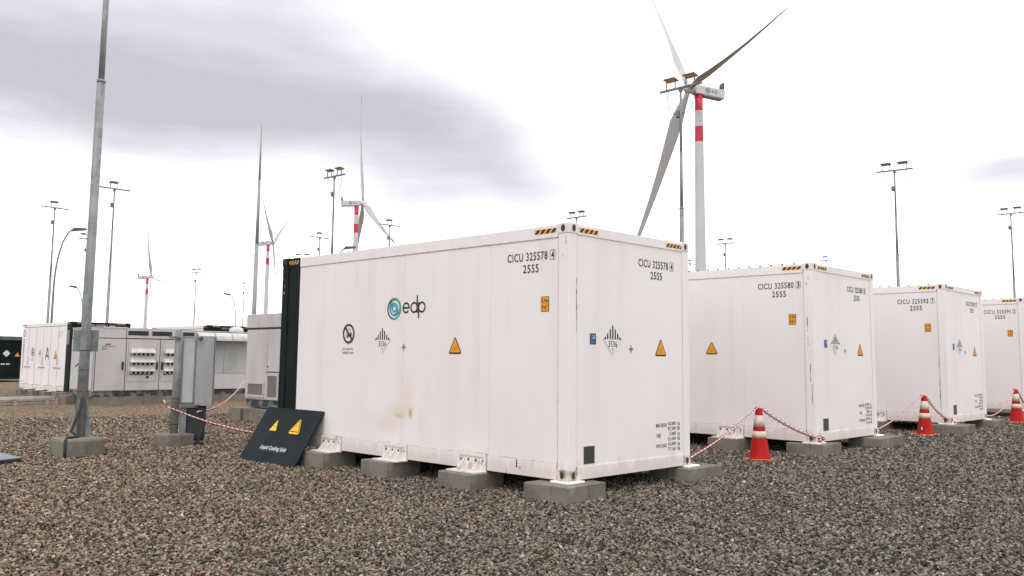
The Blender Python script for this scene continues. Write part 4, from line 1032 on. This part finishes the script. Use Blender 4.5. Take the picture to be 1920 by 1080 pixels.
# lightning mast
g = on_ground(490.5, 240, 18.0)
t = thing('lightning_mast', 'very tall tapering grey mast with a thin tip', 'mast', (g.x, g.y, gh(g.x, g.y)))
b = MB(); b.tube([(0, 0, 0), (0, 0, 9.6)], [.17, .14], None, 14); b.tube([(0, 0, 9.6), (0, 0, 14.2)], [.125, .095], None, 14); b.tube([(0, 0, 14.2), (0, 0, 17.6)], [.085, .05], None, 12); b.build('mast_tube', mast_m, t)
b = MB(); b.tube([(0, 0, 17.6), (0, 0, 18.4)], [.018, .008], None, 8); b.build('air_terminal', galv_dark, t)

# ------------------------------------------------------------------ enclosure on a post
def make_post_cabinet():
    x0, y0 = -.24, 9.13; g = gh(x0, y0)
    t = thing('control_enclosure', 'light grey metal enclosure mounted on a galvanised post', 'enclosure', (x0, y0, g))
    b = MB(); b.tube([(0, 0, .2), (.012, 0, 2.10)], .068, None, 18); b.build('post', galv, t)
    # box: its rear (flat pale pan) looks at the camera, side to the right
    th = YAW - R(90) + R(16); d = Vector((math.cos(th), math.sin(th), 0)); e = Vector((-d.y, d.x, 0))
    Mr = Matrix.Rotation(th, 3, 'Z'); c = d*.36 + e*.13
    def rb(lo, hi, m, name, bev=.004, par=t):
        b = MB(); b.box(lo, hi, None, bev)
        for v in b.bm.verts: v.co = Mr @ v.co
        return b.build(name, m, par)
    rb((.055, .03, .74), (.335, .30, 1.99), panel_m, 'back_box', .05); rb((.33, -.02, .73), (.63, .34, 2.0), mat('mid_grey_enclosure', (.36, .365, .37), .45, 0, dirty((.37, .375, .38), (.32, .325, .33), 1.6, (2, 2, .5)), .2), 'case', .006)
    rb((.631, .0, .74), (.642, .33, 1.99), galv_dark, 'door_edge', .002)
    rb((-.15, -.085, 1.945), (.40, -.06, 1.985), galv, 'mount_rail'); rb((.10, -.05, .70), (.42, -.02, .76), galv_dark, 'mount_rail')
    rb((.36, -.06, 1.93), (.42, -.02, 1.99), rubber, 'clamp'); rb((.34, -.05, .70), (.42, -.005, .75), rubber, 'clamp')
    rb((.09, .0, .22), (.20, .03, .70), galv, 'leg_plate'); rb((.19, .04, .10), (.52, .26, .73), conduit, 'cable_duct', .03)
    rb((-.20, -.04, .80), (-.06, -.01, .83), galv, 'chain_hook')
    b = MB(); pts = [(.50, .06, .74), (.51, .05, .45), (.46, .03, .22), (.40, .0, .04), (.39, -.01, -.04)]
    b.tube([Mr @ Vector(p) for p in pts], .032, None, 10); b.build('conduit_pipe', conduit, t)
    b = MB(); b.tube([(.0, 0, .40), (.001, 0, .412)], .0715, None, 18); b.tube([(.0, 0, .86), (.001, 0, .872)], .0715, None, 18); b.build('cable_tie', rubber, t)
    b2 = block(x0-.25, y0-.27, x0+.27, y0+.30, 'concrete base of the post that carries the grey enclosure', g+.245, None, 'post_base', .12, .03)
    return t
make_post_cabinet()

# ------------------------------------------------------------------ cones and chains
def make_cone():
    t = thing('traffic_cone', 'x', 'traffic cone')
    H = .80; r = lambda z: .155 - (.155-.045)*((z-.04)/(H-.04))
    b = MB(); b.box((-.215, -.215, -.005), (.215, .215, .032), None, .03, 3); b.build('base', cone_base, t)
    zs = [.032, .34, .455, .525, .69, .785, .80]
    def seg(z0, z1, grow=0.0, m=cone_red): return [(r(z0)+grow, z0, m), (r(z1)+grow, z1, m)]
    b = MB(); b.lathe([(.165, .030, cone_red), (.158, .045, cone_red), (r(.34), .34, cone_red), (r(.525), .525, cone_red), (r(.69), .69, cone_red), (r(.785), .785, cone_red), (.036, .80, cone_red)]); b.build('body', cone_red, t)
    for z0, z1 in ((.345, .445), (.515, .685)):
        b = MB(); b.lathe([(r(z0)+.002, z0, cone_white), (r((z0+z1)/2)+.0025, (z0+z1)/2, cone_white), (r(z1)+.002, z1, cone_white)], (0, 0, 0)); b.build('reflective_collar', cone_white, t)
    return t
cone = make_cone(); cs = [((1424.5, 864), 'orange cone with white collars nearest to the camera'), ((1735, 817), 'second orange cone, between containers 325580 and 325592'), ((1907, 793), 'orange cone by container 325591 at the right edge')]
cone_pos = []
for i, (q, l) in enumerate(cs):
    o = cone if i == 0 else copy_tree(cone); g = on_ground(*q, .0); o.location = (g.x, g.y, gh(g.x, g.y)+.01); o.rotation_euler = (0, 0, [.25, .9, .5][i]); tag(o, l, 'traffic cone', 'orange traffic cones'); cone_pos.append(o.location.copy())
    if i == 1:
        p = Print(); p.rect(-.03, -.05, .03, .05, (.02, .02, .02)); p.rect(-.018, -.03, .006, .035, (.75, .72, .7), 1)
        d = (CAM-o.location); d.z = 0; d = Matrix.Rotation(-.9, 3, 'Z') @ d.normalized(); rt = Vector((-d.y, d.x, 0)); d2 = (d - rt*.35).normalized(); rt2 = Vector((-d2.y, d2.x, 0))
        p.build('sticker', o, d2*.150+Vector((0, 0, .14)), rt2, Vector((-d2.x*.14, -d2.y*.14, 1)))
def catenary(a, b_, sag, n=40):
    a, b_ = Vector(a), Vector(b_); return [a.lerp(b_, k/n) - Vector((0, 0, sag*4*(k/n)*(1-k/n))) for k in range(n+1)]
def chain(paths, label, link=.072, per=1, start=0):
    bm_ = MB(); bm_.mats = [chain_w, chain_r]
    k = start; allp = []
    org = Vector(paths[0][0]); 
    for path in paths:
        # walk along the path at the link pitch
        L = [0]
        for p, q in zip(path, path[1:]): L.append(L[-1] + (q-p).length)
        n = max(2, int(L[-1]/(link*.72))); 
        def pos(s_):
            s_ = min(max(s_, 0), L[-1]-1e-6)
            for i in range(len(L)-1):
                if s_ <= L[i+1]: f = (s_-L[i])/max(1e-9, L[i+1]-L[i]); return path[i].lerp(path[i+1], f)
            return path[-1]
        for i in range(n):
            s0 = L[-1]*i/n; c = pos(s0+L[-1]/n*.5) - org; tdir = (pos(s0+L[-1]/n) - pos(s0)).normalized()
            up = Vector((0, 0, 1)); sd_ = tdir.cross(up); sd_ = sd_.normalized() if sd_.length > .05 else Vector((1, 0, 0)); nrm = sd_.cross(tdir)
            w = (sd_ if k % 2 == 0 else nrm).normalized()
            w = (w*.85 + (nrm if k % 2 == 0 else sd_)*.5).normalized()
            pts = []; hl, hw = link*.5-.014, .0165
            for j in range(12):
                a = 2*math.pi*j/12; pts.append(c + tdir*(math.cos(a)*hw + (hl if math.cos(a) > 0 else -hl)) + w*math.sin(a)*hw*1.1)
            pts.append(pts[0]); pts.append(pts[1])
            bm_.tube(pts, .0080, (chain_w if (k//per) % 2 == 0 else chain_r), 5, False); k += 1
    o = bm_.build('plastic_chain', chain_w, None, org); return tag(o, label, 'chain', 'red and white plastic chains')
def corner_pt(i, far): 
    s_ = spots[i]; return Vector((s_[0]+(CW+.012 if far else .10), s_[1]-.012+(.07 if far else 0), s_[2]+.06))
def knot(c, r_, turns=2):
    c = Vector(c); return [c + Vector((math.cos(a)*r_*(.6+.4*math.sin(a*.7)), math.sin(a)*r_*.6, -.02+math.sin(a*1.3)*r_*.6)) for a in np.linspace(0, 2*math.pi*turns, 22)]
for i in range(3):
    top = cone_pos[i] + Vector((0, 0, .792)); dl = (CAM-top); dl.z = 0; rt = Vector((dl.y, -dl.x, 0)).normalized()*-1
    L_, R_ = corner_pt(i, True), corner_pt(i+1, False)
    tl, tr = top - rt*.03, top + rt*.03
    chain([catenary(L_, tl, [.05, .06, .20][i]), [tl, top+Vector((0, 0, .012)), tr], catenary(tr, R_, [.06, .10, .10][i]), knot(R_+Vector((.0, -.03, -.01)), .05, 1)] + ([knot(L_+Vector((.05, 0, -.02)), .055)] if i == 1 else []),
          ['red and white chain over the nearest cone, tied to both neighbouring containers', 'red and white chain over the second cone, knotted at container 325580', 'red and white chain over the cone at the right edge'][i])
hook = Vector((-.24, 9.13, gh(-.24, 9.13)))
th = YAW - R(90) + R(16); dd = Vector((math.cos(th), math.sin(th), 0)); ee = Vector((-dd.y, dd.x, 0))
h1 = hook + dd*-.19 + ee*-.03 + Vector((0, 0, .83))
e1 = at_range(500, 815, 15.6)
chain([catenary(h1, hook+dd*-.06-ee*.09+Vector((0, 0, .70)), .03, 8), catenary(hook+dd*-.06-ee*.09+Vector((0, 0, .70)), e1, .06)], 'red and white chain running from the post behind the leaning board')
h2 = at_range(371, 772, 17.0); e2 = at_range(461, 711, 21.9)
chain([catenary(h2, e2, .17)], 'red and white chain rising from the post to the mesh grille cabinet')

# ------------------------------------------------------------------ cable trays at the left
def tray(a, b_, z, label, w=.28):
    a, b_ = Vector((a[0], a[1], gh(*a))), Vector((b_[0], b_[1], gh(*b_))); d = (b_-a); L = d.length; rz = math.atan2(d.y, d.x)
    t = thing('cable_tray', label, 'cable tray', a, rz, 'cable trays across the gravel')
    b = MB(); b.box((0, -w/2, z-.02), (L, w/2, z)); b.box((0, -w/2-.012, z-.03), (L, -w/2, z+.055)); b.box((0, w/2, z-.03), (L, w/2+.012, z+.055)); b.box((0, -w/2-.02, z-.13), (L, -w/2-.013, z-.095), galv_dark); b.mats[:] = [white_metal, galv_dark] if len(b.mats) > 1 else b.mats
    b.mats = [white_metal, galv_dark]; 
    o = b.build('channel', white_metal, t)
    for i, p in enumerate(o.data.polygons): p.material_index = 1 if i >= 18 else 0
    for k in range(int(L/1.1)+1):
        b = MB(); x = .3+k*1.1; b.box((x-.025, -w/2-.03, -.03), (x+.025, -w/2-.014, z+.0)); b.box((x-.025, w/2+.014, -.03), (x+.025, w/2+.03, z)); b.box((x-.025, -w/2-.03, z-.065), (x+.025, w/2+.03, z-.035)); b.build('leg', white_metal, t)
tray((-6.5, 25.6), (3.80, 27.3), .30, 'long pale cable tray on legs leading to the louvred inverter')
tray((.5, 39.6), (5.6, 41.2), .26, 'distant cable tray crossing behind the lettered container')
# small white box with a bent pipe, far off at the left
g = on_ground(18, 703, .0)
t = thing('pipe_box', 'small white box with a bent pipe far away at the left edge', 'pipe box', (g.x, g.y, gh(g.x, g.y)), YAW-R(70))
b = MB(); b.box((-.1, -.3, .2), (1.5, .3, .75), None, .04); b.build('box', cab_light, t)
b = MB(); b.tube([(-2.6, 0, .35), (-1.6, 0, .9), (-.8, 0, 1.5), (0, 0, 1.6), (.7, 0, 1.25), (1.1, 0, .75)], .07, None, 8); b.build('pipe', galv, t)

# ------------------------------------------------------------------ wind turbines
def make_turbine(hub, yaw_deg, phase_deg, Rr, cone_deg, label, pitch=4, wide=1.0):
    hub = Vector(hub); yaw = R(yaw_deg); tilt = R(5)
    ax = Vector((math.cos(yaw)*math.cos(tilt), math.sin(yaw)*math.cos(tilt), math.sin(tilt)))
    s_ = Vector((-math.sin(yaw), math.cos(yaw), 0)); u = ax.cross(s_)
    base = hub - ax*4.3; gz_ = gh(base.x, base.y); base = Vector((base.x, base.y, gz_))
    t = thing('wind_turbine', label, 'wind turbine', base, 0, 'wind turbines')
    h = hub - base; ht = (hub-ax*4.3).z - gz_ - 1.6
    b = MB(); rr = lambda z: 2.25 + (1.45-2.25)*(z/ht)
    zs = [(0, turb_w), (ht*.35, turb_w), (ht*.70, turb_w), (ht-18.2, turb_r), (ht-12.3, turb_w), (ht-6.3, turb_r), (ht, turb_r)]
    b.lathe([(rr(z), z, m_) for z, m_ in zs], (0, 0, 0), 32); b.build('tower', turb_w, t)
    Rm = Matrix((ax, s_, u)).transposed()
    def loc(p): return h + Rm @ Vector(p)
    b = MB(); b.box((-14.6, -1.75, -1.7), (-2.2, 1.75, 1.75), None, .25, 2); b.box((-13.8, -1.5, -2.1), (-6, 1.5, -1.69), turb_g) if False else None
    for v in b.bm.verts: v.co = loc(v.co)
    nc = b.build('nacelle', turb_w, t)
    b = MB(); b.box((-14.2, -1.55, -1.95), (-5.6, 1.55, -1.70))
    for v in b.bm.verts: v.co = loc(v.co)
    b.build('nacelle_floor', mat('turbine_floor_grey', (.33, .33, .34), .6), nc)
    b = MB(); b.box((-14.3, -1.4, 1.76), (-13.7, 1.4, 4.6)); b.prism([(-13.7, -.1, 1.76), (-12.4, -.1, 1.76), (-13.7, -.1, 3.2)], (0, .2, 0))
    for v in b.bm.verts: v.co = loc(v.co)
    b.build('cooler_fin', turb_g, nc)
    for side in (-1, 1):
        p = Print(); swirl(p, 0, 0, 1.05, (.10, .28, .30)); edp_letters(p, 1.5, -.45, .85, col=(.16, .20, .26)); 
        right = Rm @ Vector((1, 0, 0)) if side < 0 else Rm @ Vector((-1, 0, 0))
        org = loc((-8.8, side*1.76, .1)) if side < 0 else loc((-7.2, side*1.76, .1))
        p.build('company_logo', nc, org, right, Rm @ Vector((0, 0, 1)), .03, .012)
    b = MB(); b.lathe([(1.5, -2.3, turb_w), (1.75, -1.4, turb_w), (1.8, 0, turb_w), (1.6, 1.0, turb_w), (1.05, 1.9, turb_w), (.3, 2.35, turb_w)], (0, 0, 0), 24)
    Q = Matrix((u, s_, ax)).transposed()
    for v in b.bm.verts: v.co = h + Q @ v.co
    b.build('hub', turb_w, t)
    for k in range(3):
        a = R(phase_deg)+k*2*math.pi/3; d = math.cos(a)*u + math.sin(a)*s_; tg = -math.sin(a)*u + math.cos(a)*s_
        b = MB(); secs = [(.015, 1.9, 1.9, 0), (.05, 1.9, 1.85, 4), (.11, 2.7, 1.5, 16), (.19, 3.7, 1.05, 13), (.30, 3.3, .75, 9), (.45, 2.5, .52, 6), (.62, 1.85, .36, 3), (.80, 1.3, .24, 1), (.915, 1.0, .17, 0), (.97, .70, .11, 0), (.995, .32, .06, 0), (1.0, .06, .03, 0)]
        rings = []
        for f, ch, thk, tw in secs:
            c = h + d*(Rr*f) + ax*(Rr*math.sin(R(cone_deg))*f*f); tw = R(tw+pitch); ch = ch*wide if f > .08 else ch; cd = tg*math.cos(tw) + ax*math.sin(tw); nd = -tg*math.sin(tw) + ax*math.cos(tw)
            ring = []
            for j in range(16):
                q = 2*math.pi*j/16; x = math.cos(q); y = math.sin(q)*(1 if f < .08 else (.55+.45*-x) if True else 1)
                ring.append(b.bm.verts.new(c + cd*(ch*.5*x - ch*.18*(0 if f < .08 else 1)*-1) + nd*(thk*.5*y)))
            rings.append(ring)
        i0 = b.mi(turb_blade); i1 = b.mi(red_tip)
        for i, (r0, r1) in enumerate(zip(rings, rings[1:])):
            for j in range(16):
                f_ = b.bm.faces.new((r0[j], r0[(j+1) % 16], r1[(j+1) % 16], r1[j])); f_.material_index = i1 if secs[i][0] >= .89 else i0; f_.smooth = True
        b.bm.faces.new(rings[0][::-1]); b.bm.faces.new(rings[-1])
        b.build('blade', turb_blade, t)
    return t
make_turbine((270.52, 172.95, 103.15), 151.98, 86.06, 68.3, 3.55, 'largest wind turbine with red bands, rising behind the nearest container', 62, 1.32)
make_turbine((339.60, 470.5, 103.1), -25.33, 122.14, 74.46, 3.13, 'mid distance wind turbine with one blade pointing straight up, left of the logo', 24, 1.2)
make_turbine((413.17, 707.07, 103.9), -43.07, 63.0, 59.03, 3.74, 'wind turbine just right of the tall mast, above the black container end', 20, 1.15)
make_turbine((427.7, 992.79, 89.94), -38.91, 93.45, 57.24, 5.48, 'smallest most distant wind turbine, left of the tall mast', 22, 1.2)

# ------------------------------------------------------------------ far-apart pieces of a part become parts of their own
def pieces_of(me):
    n = len(me.vertices)
    if n < 6 or n > 60000: return None
    co = np.empty(n*3, np.float32); me.vertices.foreach_get('co', co); co = co.reshape(-1, 3)
    par = list(range(n))
    def find(a):
        while par[a] != a: par[a] = par[par[a]]; a = par[a]
        return a
    for e in me.edges:
        a, b_ = find(e.vertices[0]), find(e.vertices[1])
        if a != b_: par[max(a, b_)] = min(a, b_)
    root = np.array([find(i) for i in range(n)]); ids, isl = np.unique(root, return_inverse=True); k = len(ids)
    if k < 2 or k > 1500: return None
    lo = np.full((k, 3), 1e9); hi = np.full((k, 3), -1e9); np.minimum.at(lo, isl, co); np.maximum.at(hi, isl, co); size = (hi-lo).max(1)
    gap = np.maximum(0, np.maximum(lo[:, None]-hi[None], lo[None]-hi[:, None])); near = np.sqrt((gap**2).sum(2)) <= np.maximum(.019, .48*np.maximum(size[:, None], size[None]))
    p = list(range(k))
    def f2(a):
        while p[a] != a: a = p[a]
        return a
    for a, b_ in zip(*np.nonzero(np.triu(near, 1))):
        a, b_ = f2(a), f2(b_)
        if a != b_: p[max(a, b_)] = min(a, b_)
    pid = np.array([f2(i) for i in range(k)]); u, pc = np.unique(pid, return_inverse=True)
    return (len(u), pc[isl]) if len(u) > 1 else None
_cache = {}
KEEP = {'company_logo', 'plastic_chain'}
for o in [x for x in COL.objects if x.type == 'MESH' and x.parent and not x.modifiers]:
    base = o.name.split('.')[0]
    if base in KEEP: continue
    key = o.data.name
    if key not in _cache:
        r = pieces_of(o.data); out = None
        if r:
            out = []
            for q in range(r[0]):
                b = bmesh.new(); b.from_mesh(o.data); b.verts.ensure_lookup_table()
                bmesh.ops.delete(b, geom=[v for v in b.verts if r[1][v.index] != q], context='VERTS')
                me = bpy.data.meshes.new(base); b.to_mesh(me); b.free()
                for m_ in o.data.materials: me.materials.append(m_)
                out.append(me)
        _cache[key] = out
    if _cache[key]:
        o.data = _cache[key][0]
        for me in _cache[key][1:]:
            c = bpy.data.objects.new(base, me); COL.objects.link(c); c.parent = o.parent; c.matrix_basis = o.matrix_basis.copy(); c.matrix_parent_inverse = o.matrix_parent_inverse.copy()

scene.render.engine = 'CYCLES'
scene.cycles.max_bounces = 6; scene.cycles.diffuse_bounces = 3
